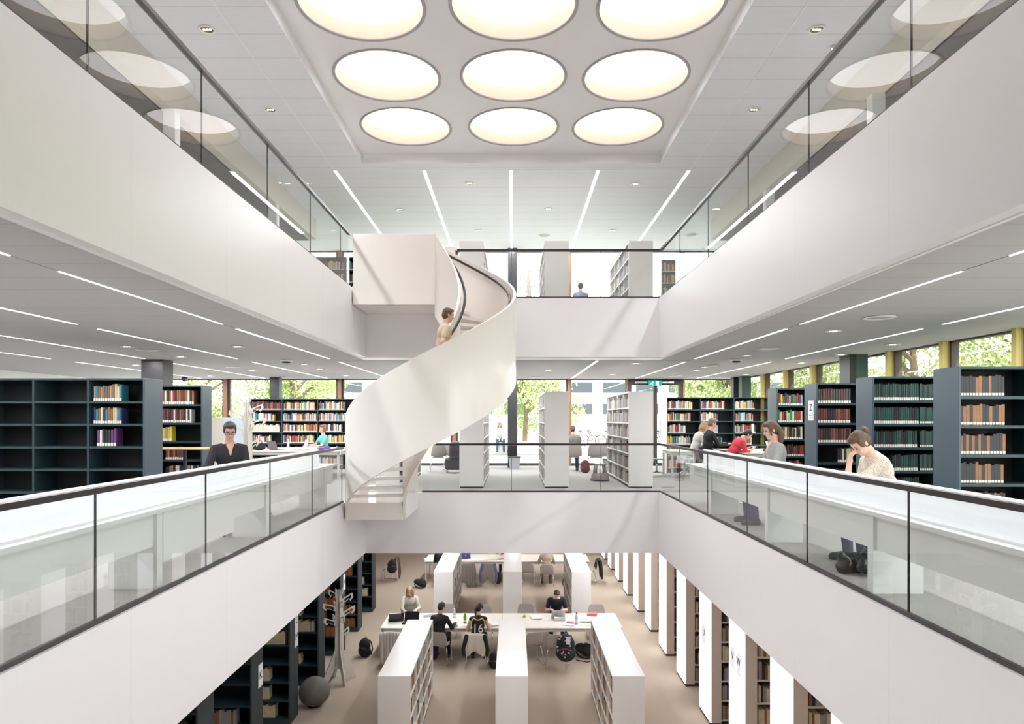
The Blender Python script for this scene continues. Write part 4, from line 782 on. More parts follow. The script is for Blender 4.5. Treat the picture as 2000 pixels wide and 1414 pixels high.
def drape(label, loc, rz, m, w=.46, front=.34, back=.62, name='jacket', sleeves=None, stripes=None):
    """cloth hung over a chair back; local origin at the top middle of the chair back"""
    t = thing(name, label, 'clothing', loc, rz, 'clothes hung on chairs'); rows = []; N = 26; rd = random.Random(int(loc[0] * 100))
    ph = [rd.uniform(0, 6) for _ in range(4)]
    prof = [(.10, -front), (.085, -front * .6), (.06, -.1), (.045, -.01), (.0, .02), (-.045, 0), (-.06, -.12), (-.075, -back * .4), (-.09, -back * .7), (-.10, -back)]
    for i, (y, z) in enumerate(prof):
        r = []; k = abs(z) / back
        for j in range(N + 1):
            u = j / N * 2 - 1; wv = .02 * k * math.sin(u * 14 + ph[0]) + .012 * k * math.sin(u * 23 + ph[1]); zz = z * (1 + .12 * math.sin(u * 4 + ph[2]) * (abs(z) > .3)) - .03 * u * u
            r.append((u * w / 2 * (1 - .1 * k), y + wv - .02 * u * u * (1 if y < 0 else -1), zz))
        rows.append(r)
    n = N + 1; mb = MB()
    for i in range(len(rows) - 1):
        for j in range(N): mb.f.append((i * n + j, i * n + j + 1, (i + 1) * n + j + 1, (i + 1) * n + j)); mb.m.append(1 if (stripes and j % 4 == 0) else 0)
    mb.v = [Vector(p) for r in rows for p in r]
    o = mb.build('cloth', [m, stripes or m], t, True, False); q = o.modifiers.new('thickness', 'SOLIDIFY'); q.thickness = .008; q = o.modifiers.new('smooth', 'SUBSURF'); q.levels = q.render_levels = 1
    if sleeves:
        for s_ in (-1, 1): mb = MB(); mb.cap((s_ * w * .42, -.05, -.04), (s_ * w * .56, -.09, -.34), .055, .05).cap((s_ * w * .56, -.09, -.34), (s_ * w * .52, -.10, -back - .03), .05, .04); organic(mb, 'sleeve', sleeves, t, .014, 3)
    return t
CREAM = mat('cream_cloth', (.62, .58, .50), .85, bump=.2); GREYH = mat('grey_hoodie', (.26, .235, .215), .9, var=.15, bump=.2)
TB = Z0 + .835
drape('white cloth with grey stripes over the chair at the table corner', (-2.85, 15.98, TB), 0, mat('stripe_white', (.6, .57, .54), .85), .5, .3, .66, 'striped_cloth', None, mat('stripe_grey', (.38, .36, .35), .85))
drape('cream and black sports jacket hung on the jersey wearer chair', (-.87, 15.85, TB), 0, CREAM, .5, .3, .42, 'jacket', BLACK)
drape('grey hooded jacket on the rear chair nearer the staircase', (-1.6, 23.68, TB), R(8), GREYH, .48, .3, .72, 'jacket', GREYH)
drape('grey jacket with blue cuffs on the rear chair next along', (-.86, 23.63, TB), 0, GREYH, .5, .3, .6, 'jacket', mat('cuff_blue', (.12, .13, .25), .9))
drape('black jacket on the chair at the rear table end', (2.99, 24.3, TB), R(90), BLACK, .45, .3, .6, 'jacket', BLACK)
drape('brown coat over the chair by the dark bookcases', (-4.18, 24.6, TB), R(90), mat('brown_coat', (.10, .055, .035), .9), .48, .3, .7, 'coat')
def laptop(label, x, y, z, rz, m=SCREENB, lid=m if False else None, tilt=15, back=None, w=.34, logo=False, bright=None):
    t = thing('laptop', label, 'laptop', (x, y, z), rz, 'laptops on the tables'); lidm = lid or m
    MB().bbox(-w / 2, w / 2, -.12, .12, .0, .018, .003).build('base', m, t, False, False)
    MB().box(-w / 2 + .03, w / 2 - .03, -.02, .09, .018, .02).build('keyboard', DKGREY, t, False, False)
    mb = MB(); mb.mx = T(0, .12, .018) @ Rm(-tilt); mb.bbox(-w / 2, w / 2, -.0, .012, 0, .235, .003); o = mb.build('lid', lidm, t, False, False)
    mb = MB(); mb.mx = T(0, .12, .018) @ Rm(-tilt); mb.box(-w / 2 + .012, w / 2 - .012, -.002, .0, .015, .222); mb.build('display', bright or SCREENB, o, False, False)
    if logo: mb = MB(); mb.mx = T(0, .12, .018) @ Rm(-tilt); mb.rings([[(.02 * math.cos(a), q, .12 + .024 * math.sin(a)) for a in [2 * math.pi * k / 16 for k in range(16)]] for q in (.0125, .0145)]).ell((.006, .0135, .152), (.005, .002, .01), seg=8); mb.build('lid_logo', mat('logo_white', (.85, .85, .87), .4), o, False, False)
    return t
laptop('black laptop turned to the fair-haired woman, farther one', -2.95, 17.25, TL, R(195), SCREENB, w=.37, tilt=25)
laptop('black laptop with its dark screen toward the void, in front of the other', -2.55, 17.0, TL, R(-6), SCREENB, w=.37, tilt=20)
laptop('silver laptop opened by the man in navy polo shirt', 1.12, 17.5, TL, R(182), ALU, tilt=20, logo=True)
laptop('blue laptop on the rear table beside the low bookcase', -1.72, 24.9, TL, R(180), mat('laptop_blue', (.04, .05, .22), .4), tilt=20, logo=True)
laptop('grey laptop half open on the littered study table', -6.35, 18.5, .75, R(150), mat('laptop_grey', (.13, .12, .15), .4), tilt=20)
laptop('white laptop on the study table behind the woman in denim', 6.85, 18.0, .75, R(100), PAPER, tilt=15)
t = thing('tablet', 'slim pale tablet standing open on the littered table', 'tablet', (-5.75, 19.0, .75)); mb = MB(); mb.mx = T(-5.75, 19.0, .75) @ Rm(0, 12, 40); mb.bbox(-.01, .01, -.1, .1, .0, .26, .003); mb.build('slab_case', mat('tablet_blue', (.4, .5, .65), .3), t)
def bottle(label, x, y, z, m, capm, h=.24, r=.034):
    t = thing('bottle', label, 'bottle', (x, y, z), 0, 'drink bottles on the tables')
    MB().lathe([(r * .9, 0), (r, .01), (r, h * .35), (r * .9, h * .42), (r, h * .5), (r, h * .62), (r * .45, h * .86), (r * .42, h * .92)], (x, y, z), 16).build('bottle_body', m, t, True); MB().cyl((x, y), r * .5, z + h * .92, z + h, 12).build('bottle_cap', capm, t)
    MB().lathe([(r * 1.02, h * .2), (r * 1.02, h * .34)], (x, y, z), 16).build('bottle_label', PAPER if capm is not PAPER else capm, t)
PET = mat('clear_plastic', (.6, .66, .74), .15); PETG = mat('green_bottle', (.12, .42, .06), .25)
bottle('green drink bottle standing near the jersey wearer', -1.2, 17.0, TL, PETG, mat('cap_green', (.3, .6, .05), .4), .27, .04)
bottle('clear water bottle across from the man in black', -1.5, 17.45, TL, PET, PAPER)
bottle('clear water bottle with blue cap near the silver laptop', 1.55, 16.95, TL, PET, mat('cap_blue', (.05, .05, .2), .4), .28, .038)
bottle('clear water bottle on the rear table among papers', -.3, 24.85, TL, PET, PAPER); bottle('clear bottle on the rear table near its end', 2.5, 24.9, TL, PET, PAPER)
bottle('clear water bottle on the littered study table', -6.12, 18.7, .75, PET, PAPER, .28); bottle('small green bottle by the person in red', 5.25, 17.5, .752, PETG, PETG, .15) if False else None
PAPC = [PAPER, mat('paper_cream', (.78, .72, .60), .7), mat('paper_pink', (.62, .15, .15), .7)]
def sheet(label, x, y, z, rz, w=.21, d=.297, m=0, h=.006, name='paper_sheet', cat='paper'):
    t = tag(MB().add([(-w / 2, -d / 2, 0), (w / 2, -d / 2, 0), (w / 2, d / 2, 0), (-w / 2, d / 2, 0), (-w / 2, -d / 2, h), (w / 2, -d / 2, h * 1.3), (w / 2, d / 2, h), (-w / 2, d / 2, h * 1.2)], [(3, 2, 1, 0), (4, 5, 6, 7), (0, 1, 5, 4), (1, 2, 6, 5), (2, 3, 7, 6), (3, 0, 4, 7)]).build(name, PAPC[m], None, False, False), label, cat, 'papers and notebooks on the tables'); t.location = (x, y, z + .0072 * (SH[0] % 4)); SH[0] += 1; t.rotation_euler = (0, 0, rz); return t
SH = [0]
for a in (('open white papers before the man in black', -1.32, 16.88, TL, .5), ('white papers under the jersey wearer left hand', -1.08, 16.85, TL, -.6), ('white papers by the jersey wearer right elbow', -.45, 16.9, TL, .3), ('white notepad beside the silver laptop', .58, 17.45, TL, .15, .26, .3),
    ('red covered book beside the silver laptop', 2.02, 17.68, TL, -.3, .24, .17, 2, .05, 'book_volume', 'book'), ('white papers with a red cover near the water bottle', 1.35, 16.9, TL, -.2, .3, .25), ('red folded leaflet on the papers near the bottle', 1.4, 17.0, TL + .011, -.5, .18, .1, 2), ('cream notebook near the table end', 1.78, 17.1, TL, -.15, .28, .12, 1, .02), ('cream pad in front of the notebook', 1.72, 16.85, TL, -.2, .3, .12, 1),
    ('white box standing before the silver laptop', 1.16, 17.22, TL, 0, .27, .06, 0, .07, 'white_box', 'box'), ('loose white papers by the woman with fair hair', -2.2, 17.25, TL, .3, .3, .3), ('pale green pencil case by the fair-haired woman', -2.15, 17.5, TL, .3, .28, .09, 0, .06, 'pencil_case', 'pencil case'),
    ('stack of white sheets on the rear table corner', -2.95, 24.75, TL, .3, .5, .4), ('spread white papers on the rear table, stair half', -1.2, 24.75, TL, .1, .9, .45), ('spread papers on the rear table behind the grey jackets', -.72, 24.9, TL, -.15, .6, .4, 1), ('red leaflet on the rear table', -.42, 24.7, TL + .0, .3, .3, .1, 2), ('dark phone sized pad on the rear table by the beige person', .75, 24.7, TL, .2, .2, .1, 1),
    ('large white folder on the littered study table', -5.35, 18.6, .75, .4, .5, .4, 0, .06), ('pinkish paper bundle on the littered study table', -5.75, 18.35, .75, -.2, .5, .35, 1, .03), ('white drawing at the far end of the littered table', -4.85, 18.9, .75, .2, .4, .5, 0, .02), ('papers the person in red writes on', 5.95, 17.3, .75, .2, .3, .45), ('white papers at the back of the red writer table', 6.5, 18.9, .75, .1, .3, .3), ('newspaper read by the dark-clothed person', 5.9, 18.45, .75, .1, .35, .4, 1)): sheet(*a)
t = thing('bag', 'purple pouch lying on the littered study table', 'bag', (-5.05, 18.35, .75), R(-15)); mb = MB(); mb.ell((0, 0, .05), (.2, .09, .05)).ell((.08, .02, .06), (.1, .08, .06)); organic(mb, 'pouch', mat('pouch_purple', (.12, .03, .3), .6), t, .012); MB().tube([(-.15, 0, .1), (0, 0, .115), (.15, 0, .1)], .005, 5).build('zip', BLACK, t, True, False)
t = thing('bag', 'dark handbag on the littered table beside the coat stand', 'bag', (-6.7, 18.15, .75), 0); mb = MB(); mb.ell((0, 0, .09), (.17, .1, .09)).ell((.05, 0, .15), (.09, .07, .06)); organic(mb, 'bag_body', BLACK, t, .012); MB().tube([(-.1, 0, .15), (-.05, 0, .26), (.05, 0, .26), (.1, 0, .15)], .009, 6).build('carry_loop', BLACK, t, True, False)
t = thing('camera_box', 'dark mug on the red writer study table', 'mug', (6.45, 17.7, .75)); MB().lathe([(.035, 0), (.04, .09), (.035, .09), (.03, .01)], (6.45, 17.7, .75), 16).build('mug_body', DKGREY, t, True); MB().tube([(6.49, 17.7, .77), (6.515, 17.7, .79), (6.49, 17.7, .82)], .006, 6).build('handle', DKGREY, t)
t['category'] = 'mug'; t.name = 'mug'
t = thing('power_cable', 'black cable curling over the carpet to the floor socket', 'cable', (2.1, 16.6, Z0)); MB().tube([(1.5, 16.5, Z0 + .012), (1.75, 16.35, Z0 + .012), (2.0, 16.55, Z0 + .012), (2.2, 16.45, Z0 + .012)], .01, 6).build('wire', BLACK, t, True); MB().bbox(2.1, 2.35, 16.2, 16.4, Z0, Z0 + .008, .002).build('floor_socket', DKGREY, t)
t = thing('apple_core', 'small yellow-green fruit on the long table', 'fruit', (.28, 17.5, TL)); MB().ell((.28, 17.5, TL + .035), (.045, .04, .035)).build('fruit_flesh', mat('fruit_green', (.42, .5, .08), .5), t, True); MB().tube([(.28, 17.5, TL + .06), (.29, 17.5, TL + .085)], .004, 5).build('stalk', BARK, t); t.name = 'fruit'
# ================================================================== PEOPLE
def ik(a, b, l1, l2, pole):
    a, b, pole = Vector(a), Vector(b), Vector(pole); d = b - a; L = min(d.length, (l1 + l2) * .995); d = d.normalized(); b = a + d * L
    c = (l1 * l1 - l2 * l2 + L * L) / (2 * L); h = math.sqrt(max(0, l1 * l1 - c * c)); p = (pole - d * pole.dot(d)).normalized(); return a + d * c + p * h, b
HAIRM = {'brown': mat('hair_brown', (.095, .05, .025), .55, var=.4, scale=60), 'dark': mat('hair_dark', (.022, .016, .013), .5, var=.4, scale=60), 'fair': mat('hair_fair', (.32, .20, .10), .55, var=.3, scale=60), 'grey': mat('hair_greyish', (.16, .11, .085), .6, var=.3, scale=60)}
def person(label, loc, face, top, bottom, hair='brown', style='short', sit=True, sc=1.0, lean=10, pitch=15, yaw=0, hl=(-.16, .42, .80), hr_=(.16, .42, .80), sleeve='long', skin=None, seat=.45, vox=.012, roll=0, chest=1.0, neck='crew', legs=None, glasses=False, sidelean=0, shoes=True, open_top=None, el=None, er=None):
    """local frame: x right, y forward, z up; z=0 is the floor"""
    skin = skin or SKIN; t = thing('person', label, 'person', loc, facing(*face)); t.scale = (sc, sc, sc)
    hz = seat + .125 if sit else .93; P = Vector((0, 0, hz)); la = R(lean); U = Vector((math.sin(R(sidelean)), math.sin(la), math.cos(la))).normalized(); Rx = Vector((math.cos(R(sidelean)), 0, -math.sin(R(sidelean))))
    chestp = P + U * .39; nb = P + U * .55; b0 = la * .6 + R(pitch) * .5
    hb = la * .35 + R(pitch); nd = Vector((0, math.sin(b0), math.cos(b0))); HM = Euler((-hb, R(roll), R(yaw)), 'XYZ').to_matrix()
    HM = Matrix.Rotation(R(yaw), 3, 'Z') @ Matrix.Rotation(-hb, 3, 'X') @ Matrix.Rotation(R(roll), 3, 'Y')
    hc = nb + nd * .062 + HM @ Vector((0, .022, .095))
    S = {s_: P + U * .462 + Rx * (.163 * s_ * chest) for s_ in (-1, 1)}
    E, W = {}, {}
    for s_, h, pe in ((-1, hl, el), (1, hr_, er)): E[s_], W[s_] = ik(S[s_], (0, .4, .8) if h == 'forehead' else h, .29, .255, pe or (s_ * .4, -.35, -1))
    if hl == 'forehead':
        E[-1] = Vector((-.06, .50, .70)); fp = hc + HM @ Vector((-.02, .105, .06)); W[-1] = E[-1] + (fp - E[-1]).normalized() * .255
    hips = {s_: P + Vector((.09 * s_, 0, -.02)) for s_ in (-1, 1)}
    if legs: kn, an = legs
    elif sit: kn = {s_: hips[s_] + Vector((.05 * s_, .42, .0)) for s_ in (-1, 1)}; an = {s_: Vector((kn[s_].x + .01 * s_, kn[s_].y - .04, .09)) for s_ in (-1, 1)}
    else: kn = {s_: hips[s_] + Vector((.02 * s_, .05, -.43)) for s_ in (-1, 1)}; an = {s_: Vector((.1 * s_, .0, .09)) for s_ in (-1, 1)}
    TM = Matrix((Rx, U.cross(Rx).normalized() * 1.0, U)).transposed()
    b = MB()
    b.ell(P + U * .02, (.165, .115, .13), TM).ell(P + U * .2, (.135, .10, .18), TM).ell(P + U * .385, (.165 * chest, .115, .18), TM).ell(P + U * .462, (.16 * chest, .08, .055), TM)
    b.cap(P + U * .475, nb + nd * .05, .066, .052).cap(nb + nd * .0, hc + HM @ Vector((0, -.015, -.05)), .052, .05)
    b.ell(hc + HM @ Vector((0, -.008, .03)), (.073, .092, .085), HM).ell(hc + HM @ Vector((0, .028, -.048)), (.054, .058, .07), HM).ell(hc + HM @ Vector((0, .05, -.095)), (.03, .028, .022), HM)
    b.cap(hc + HM @ Vector((0, .082, .014)), hc + HM @ Vector((0, .099, -.028)), .008, .0125, 8)
    for s_ in (-1, 1):
        b.ell(hc + HM @ Vector((s_ * .074, -.008, -.005)), (.01, .02, .031), HM, 8).ell(hc + HM @ Vector((s_ * .034, .068, -.03)), (.022, .02, .022), HM, 8)
        b.cap(nb - U * .05, S[s_], .05, .043); b.cap(S[s_], E[s_], .048, .041).cap(E[s_], W[s_], .041, .027).cap(hips[s_], kn[s_], .085, .058).cap(kn[s_], an[s_], .056, .038).cap(an[s_] + Vector((0, -.03, -.045)), an[s_] + Vector((.01 * s_, .15, -.06)), .036, .028)
        d = (W[s_] - E[s_]).normalized(); n = Vector((0, 0, -1)); n = (n - d * n.dot(d)); n = n.normalized() if n.length > .1 else Vector((0, -1, 0)); q = d.cross(n).normalized()
        if q.dot(Vector((s_, 0, 0))) > 0: inn = -q
        else: inn = q
        pc = W[s_] + d * .055; b.cap(W[s_], pc, .026, .026, 8)
        for o_ in (-.026, -.009, .009, .026): b.cap(W[s_] + d * .02 + inn * o_ * .6, W[s_] + d * .085 + inn * o_, .013, .011, 8)
        for o_, L in ((.028, .072), (.0095, .082), (-.0095, .076), (-.028, .06)):
            k0 = W[s_] + d * .088 + inn * o_; k1 = k0 + d * L * .5 + n * .010 + inn * o_ * .15; k2 = k1 + d * L * .38 + n * .026; b.cap(k0, k1, .0095, .0088, 8).cap(k1, k2, .0088, .0075, 8)
        th0 = W[s_] + d * .03 + inn * .024; th1 = th0 + d * .034 + inn * .03 + n * .008; b.cap(th0, th1, .012, .0105, 8).cap(th1, th1 + d * .034 + inn * .008 + n * .01, .0105, .008, 8)
    organic(b, 'body', skin, t, min(vox, .008) if vox < .011 else vox * .8, 2)
    c = MB(); g = .013
    c.ell(P + U * .03, (.175, .125, .10), TM).ell(P + U * .2, (.15, .115, .19), TM).ell(P + U * .385, (.165 * chest + g, .115 + g, .175), TM).ell(P + U * .468, (.165 * chest + g, .085 + g, .07), TM); c.cap(P + U * .43, nb - nd * .055, .105, .082)
    for s_ in (-1, 1):
        c.cap(nb - U * .055, S[s_], .062, .057)
        mid = E[s_] * (.5 if sleeve == 'short' else .0) + S[s_] * (.5 if sleeve == 'short' else 1.0)
        if sleeve == 'long': c.cap(S[s_], E[s_], .058, .053).cap(E[s_], W[s_] - (W[s_] - E[s_]).normalized() * .02, .054, .040)
        elif sleeve == 'mid': c.cap(S[s_], E[s_], .062, .055).cap(E[s_], E[s_] + (W[s_] - E[s_]) * .4, .054, .048)
        elif sleeve == 'short': c.cap(S[s_], S[s_] + (E[s_] - S[s_]) * .62, .064, .060)
    tp = organic(c, 'shirt', top, t, max(.010, vox), 3)
    if open_top:
        v = MB(); 
        for k in range(11): w = .056 - .0045 * k; z = P + U * (.53 - .0135 * k) + TM @ Vector((0, .068 + .0065 * min(k, 7), 0)); v.ell(z, (w, .018, .02), TM, 10)
        organic(v, 'neck_opening', open_top, t, .009, 2)
    l = MB(); l.ell(P + U * .0, (.178, .125, .12), TM)
    for s_ in (-1, 1): l.cap(hips[s_], kn[s_], .095, .07).cap(kn[s_], an[s_] + Vector((0, 0, .0)), .068, .052)
    organic(l, 'trousers', bottom, t, max(.014, vox), 3)
    if shoes:
        for s_ in (-1, 1): f = MB(); f.cap(an[s_] + Vector((0, -.03, -.04)), an[s_] + Vector((.01 * s_, .15, -.052)), .044, .036).box(an[s_].x - .04, an[s_].x + .045, an[s_].y - .07, an[s_].y + .18, an[s_].z - .09, an[s_].z - .06); organic(f, 'shoe', DKGREY if shoes is True else shoes, t, .014, 2)
    h = MB(); hm = HAIRM[hair]; HX = lambda *q: hc + HM @ Vector(q)
    h.ell(HX(0, -.022, .048), (.082, .092, .085), HM).ell(HX(0, -.045, .0), (.078, .072, .085), HM).ell(HX(0, .03, .088), (.062, .055, .034), HM)
    for s_ in (-1, 1): h.ell(HX(s_ * .066, -.0, .035), (.017, .04, .055), HM, 10)
    if style == 'long':
        for s_ in (-1, 1): h.cap(HX(s_ * .066, -.01, .03), HX(s_ * .085, .03, -.17), .03, .028).cap(HX(s_ * .05, -.06, 0), HX(s_ * .07, -.06, -.2), .05, .04)
        h.ell(HX(0, -.075, -.08), (.08, .045, .13), HM)
    elif style == 'bob':
        for s_ in (-1, 1): h.ell(HX(s_ * .075, -.015, -.03), (.024, .05, .075), HM)
        h.ell(HX(0, -.065, -.04), (.085, .05, .09), HM)
    elif style in ('pony', 'bun', 'wavy'):
        h.ell(HX(0, -.06, .02), (.075, .06, .075), HM)
        for s_ in (-1, 1): h.ell(HX(s_ * .072, .02, .03), (.014, .035, .05), HM, 10)
    organic(h, 'hair', hm, t, min(.010, vox), 2)
    if style == 'wavy': q = MB(); q.ell(HX(0, -.1, .0), (.05, .045, .06), HM).cap(HX(-.02, -.11, -.02), HX(-.055, -.10, -.1), .042, .045).cap(HX(-.055, -.10, -.1), HX(-.07, -.05, -.19), .044, .036).cap(HX(-.07, -.05, -.19), HX(-.06, -.03, -.27), .034, .016).cap(HX(-.072, .03, .04), HX(-.076, .035, -.06), .014, .012).cap(HX(.072, .03, .04), HX(.076, .035, -.06), .014, .012); organic(q, 'wavy_ponytail', hm, t, .010, 2)
    if style == 'pony': q = MB(); q.cap(HX(0, -.105, .03), HX(0, -.15, -.03), .026, .034).cap(HX(0, -.15, -.03), HX(0.02, -.13, -.2), .034, .016); organic(q, 'ponytail', hm, t, .010, 2)
    if style == 'bun': q = MB(); q.ell(HX(0, -.13, .045), (.042, .04, .042), HM).ell(HX(.02, -.155, .06), (.025, .02, .025), HM); organic(q, 'hair_bun', hm, t, .010, 1)
    for s_ in (-1, 1):
        MB().ell(HX(s_ * .031, .079, .01), (.014, .008, .007), HM, 10).build('eye', EYEM, t, True, False)
        MB().cap(HX(s_ * .018, .086, .031), HX(s_ * .048, .074, .033), .003, .002, 6).build('eyebrow', hm, t, True, False)
    MB().ell(HX(0, .078, -.062), (.021, .009, .006), HM, 10).build('mouth', LIP, t, True, False)
    if glasses:
        q = MB()
        for s_ in (-1, 1):
            q.tube([HX(s_ * .034 + .028 * math.cos(a), .094, .008 + .02 * math.sin(a)) for a in [2 * math.pi * k / 16 for k in range(16)]], .003, 6, True).tube([HX(s_ * .062, .09, .012), HX(s_ * .08, -.01, .012)], .0025, 6)
        q.tube([HX(-.008, .1, .01), HX(.008, .1, .01)], .003, 6); q.build('glasses', INK, t, True, False)
    t['_hc'] = 0; del t['_hc']; return t
TOPB = mat('shirt_black', (.010, .009, .012), .75, var=.3, bump=.15); TOPG = mat('shirt_grey', (.28, .275, .25), .85, bump=.2); TURQ = mat('shirt_turquoise', (.13, .46, .42), .8, bump=.15)
REDM = mat('cardigan_red', (.62, .045, .075), .8, var=.15, bump=.2); OFFW = mat('shirt_offwhite', (.62, .60, .57), .85, bump=.2); BEIGEK = mat('knit_beige', (.44, .36, .27), .9, var=.15, scale=60, bump=.3); DENIMS = mat('denim_light', (.30, .31, .30), .85, var=.25, scale=40, bump=.3)
POLO = mat('polo_navy', (.008, .009, .022), .8); GREYT = mat('tee_greyblue', (.20, .23, .33), .8)
# lace top: cream knit with a dark dot grid
LACE = mat('lace_cream', (.66, .60, .50), .85); nt = LACE.node_tree; bs = nt.nodes['Principled BSDF']
tc = [n_ for n_ in nt.nodes if n_.type == 'TEX_COORD'][0]; vo = nt.nodes.new('ShaderNodeTexVoronoi'); vo.inputs['Scale'].default_value = 85; vo.inputs['Randomness'].default_value = .15; nt.links.new(tc.outputs['Object'], vo.inputs['Vector'])
ml = nt.nodes.new('ShaderNodeMath'); ml.operation = 'LESS_THAN'; ml.inputs[1].default_value = .3; nt.links.new(vo.outputs['Distance'], ml.inputs[0])
m2 = nt.nodes.new('ShaderNodeMix'); m2.data_type = 'RGBA'; m2.inputs[7].default_value = (.22, .15, .11, 1); nt.links.new(ml.outputs[0], m2.inputs[0]); nt.links.new([n_ for n_ in nt.nodes if n_.type == 'MIX'][0].outputs[2], m2.inputs[6]); nt.links.new(m2.outputs[2], bs.inputs['Base Color'])
# middle floor
person('man in black shirt and glasses reading at the long desk', (-4.1, 9.9, 0), (.5, -.85), TOPB, DENIM, 'dark', 'short', sc=1.08, seat=.5, lean=9, pitch=18, hl=(-.14, .40, .72), hr_=(.30, .40, .72), sleeve='long', vox=.009, glasses=True, open_top=SKIN, neck='collar', chest=1.1, yaw=-4)
person('woman in grey denim shirt with wavy ponytail looking down', (4.05, 10.5, 0), (-1, .0), DENIMS, DENIM, 'brown', 'wavy', sc=1.12, lean=6, pitch=16, hl=(-.16, .38, .70), hr_=(.16, .38, .70), vox=.009, skin=SKIN2, open_top=SKIN2, neck='collar', yaw=4)
person('woman in cream lace top resting her forehead on her hand', (4.22, 7.65, 0), (-1, .0), LACE, DENIM, 'brown', 'bun', sc=1.12, lean=24, pitch=38, hl='forehead', hr_=(.22, .45, .70), sleeve='mid', vox=.009, skin=SKIN2, yaw=12)
person('woman in turquoise top turned toward the void at the study table', (-5.65, 20.6, 0), (-.75, -.6), TURQ, DENIM, 'grey', 'bob', lean=5, pitch=5, yaw=25, hl=(-.1, .42, .78), hr_=(.2, .45, .8), sleeve='short', skin=SKIN2)
person('person in red cardigan bent low over papers', (5.36, 17.2, 0), (.95, .12), REDM, DENIM, 'dark', 'short', sc=1.08, lean=38, pitch=38, hl=(-.05, .5, .78), hr_=(.15, .52, .78), sleeve='mid', skin=SKIN2)
person('person in dark jacket with brown hair turned to a neighbour', (5.18, 18.5, 0), (.95, .12), TOPB, DENIM, 'grey', 'short', sc=1.15, lean=10, pitch=10, hl=(-.1, .45, .8), hr_=(.15, .45, .8)) 
person('person in off-white shirt behind the dark jacket', (5.0, 19.2, 0), (.95, .12), OFFW, DENIM, 'fair', 'bob', sc=1.12, lean=22, pitch=20, hl=(-.1, .45, .8), hr_=(.15, .45, .8))
person('person in grey jumper seated at the window counter', (1.8, 20.75, 0), (.0, 1), mat('jumper_grey', (.2, .19, .17), .9), NAVY, 'brown', 'short', lean=14, pitch=12, hl=(-.12, .42, .8), hr_=(.12, .42, .8), vox=.014)
# top floor
person('person in grey-blue tee with top knot seen from behind upstairs', (1.97, 20.2, Z2), (0, 1), GREYT, DENIM, 'grey', 'bun', lean=6, pitch=8, hl=(-.12, .42, .8), hr_=(.12, .42, .8), sleeve='short', vox=.014)
table('white table on the top floor before the seated person', .9, 3.0, 20.6, 21.6, Z2, 'study tables on the top floor')
shell_chair('grey chair under the person with the top knot', (1.97, 20.15, Z2), 0, 'chairs on the top floor')
# on the stair
th = 286.; px_, py_, pz_ = pol(1.02, th, 0); k_ = int((th - 180) / 270 * 23) + 1; zf = .175 * k_
L = ({-1: Vector((-.1, .22, .72)), 1: Vector((.1, .1, .5))}, {-1: Vector((-.1, .22, .27)), 1: Vector((.1, -.02, .09))})
person('person in ochre and pale clothes climbing the spiral stair', (px_, py_, zf), (-math.sin(R(th)), math.cos(R(th))), mat('top_sand', (.55, .44, .30), .85), mat('trousers_sand', (.44, .30, .19), .85), 'brown', 'short', sit=False, lean=8, pitch=8, hl=(-.24, .2, 1.0), hr_=(.27, .12, .92), sleeve='short', skin=SKIN2, legs=L, vox=.012, sc=1.03)
# lower hall
p = person('fair-haired woman in cream cardigan working at two black laptops', (-2.76, 18.45, Z0), (.05, -1), mat('cardigan_cream', (.55, .53, .46), .9, bump=.2), DENIM, 'fair', 'long', lean=16, pitch=25, hl=(-.2, .42, .79), hr_=(.12, .5, .79), skin=SKIN2, vox=.010, open_top=mat('tee_lilac', (.42, .39, .44), .8))
person('man in black long-sleeved shirt with his back to the void', (-1.78, 16.4, Z0), (.12, 1), TOPB, BLACK, 'dark', 'short', lean=12, pitch=20, hl=(-.16, .42, .8), hr_=(.3, .42, .8), yaw=-25, vox=.010)
JB = mat('jersey_black', (.016, .012, .012), .7)
p = person('dark-haired player in black jersey numbered 16 with bare arms', (-.84, 16.3, Z0), (.0, 1), JB, BLACK, 'dark', 'pony', lean=10, pitch=15, hl=(-.26, .36, .79), hr_=(.26, .36, .79), sleeve='none', skin=SKIN2, yaw=-35, vox=.010)
text('jersey_number', '16', .27, T(0, .055 - .135, .55 + .29) @ Rm(90 - 10, 0, 0), PAPER, p, .010)
JY = mat('jersey_piping', (.75, .68, .25), .7)
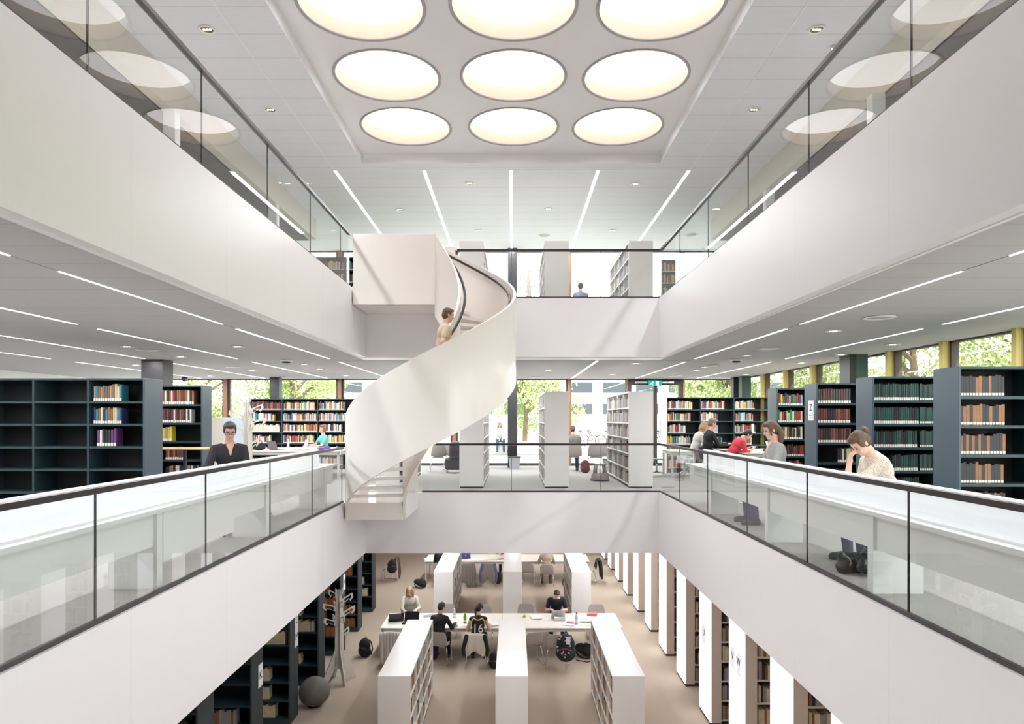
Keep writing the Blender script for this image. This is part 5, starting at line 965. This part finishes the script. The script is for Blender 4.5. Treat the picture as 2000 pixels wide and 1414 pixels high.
for s_ in (-1, 1): MB().tube([(s_ * .10, -.05, 1.09), (s_ * .155, -.045, 1.01), (s_ * .16, -.05, .93), (s_ * .172, -.03, .86)], .012, 6).build('jersey_piping', JY, p, True, False)
MB().tube([(-.1, -.045, 1.09), (-.05, -.055, 1.05), (0, -.055, 1.04), (.05, -.055, 1.05), (.1, -.045, 1.09)], .013, 6).build('jersey_collar', JY, p, True, False)
person('man in navy polo shirt hunched behind the silver laptop', (1.14, 18.5, Z0), (0, -1), POLO, NAVY, 'dark', 'short', lean=28, pitch=35, hl=(-.18, .46, .79), hr_=(.18, .46, .79), sleeve='short', skin=SKIN2, vox=.010, chest=1.1)
person('person in black top at the rear table by the low bookcase', (-2.55, 24.05, Z0), (0, 1), TOPB, BLACK, 'dark', 'short', lean=8, pitch=12, hl=(-.16, .42, .8), hr_=(.16, .42, .8), vox=.014)
person('person in loose beige jumper leaning over the rear table', (1.15, 23.85, Z0), (0, 1), BEIGEK, mat('trousers_brown', (.16, .09, .07), .9), 'fair', 'bob', lean=14, pitch=20, hl=(-.26, .42, .8), hr_=(.26, .42, .8), vox=.013, chest=1.1)
person('person across the rear table with pinkish sleeves', (-.35, 26.1, Z0), (0, -1), mat('top_pink', (.55, .33, .3), .9), DENIM, 'brown', 'long', lean=20, pitch=20, hl=(-.2, .5, .8), hr_=(.2, .5, .8), vox=.016)
# outdoors
person('person with long fair hair sitting on the low wall outside', (-.65, 31.0, .1), (.2, -1), OFFW, DENIM, 'fair', 'long', seat=.42, sc=1.0, vox=.018, hl=(-.1, .35, .6), hr_=(.1, .35, .6))
person('person in tan top sitting on the low wall outside, beside the first', (.05, 31.3, .1), (-.3, -1), mat('top_tan', (.5, .33, .22), .9), OFFW, 'brown', 'bob', seat=.42, vox=.018, hl=(-.1, .35, .6), hr_=(.1, .35, .6), lean=15)
t = thing('stone_bench', 'low pale stone bench outside on which two people sit', 'bench', (-.3, 31.2, -.06)); MB().bbox(-2.6, 1.4, 30.95, 31.5, -.06, .5, .02).build('bench_block', PAVE, t); MB().bbox(-2.63, 1.43, 30.92, 31.53, .5, .54, .01).build('coping', FACW, t)
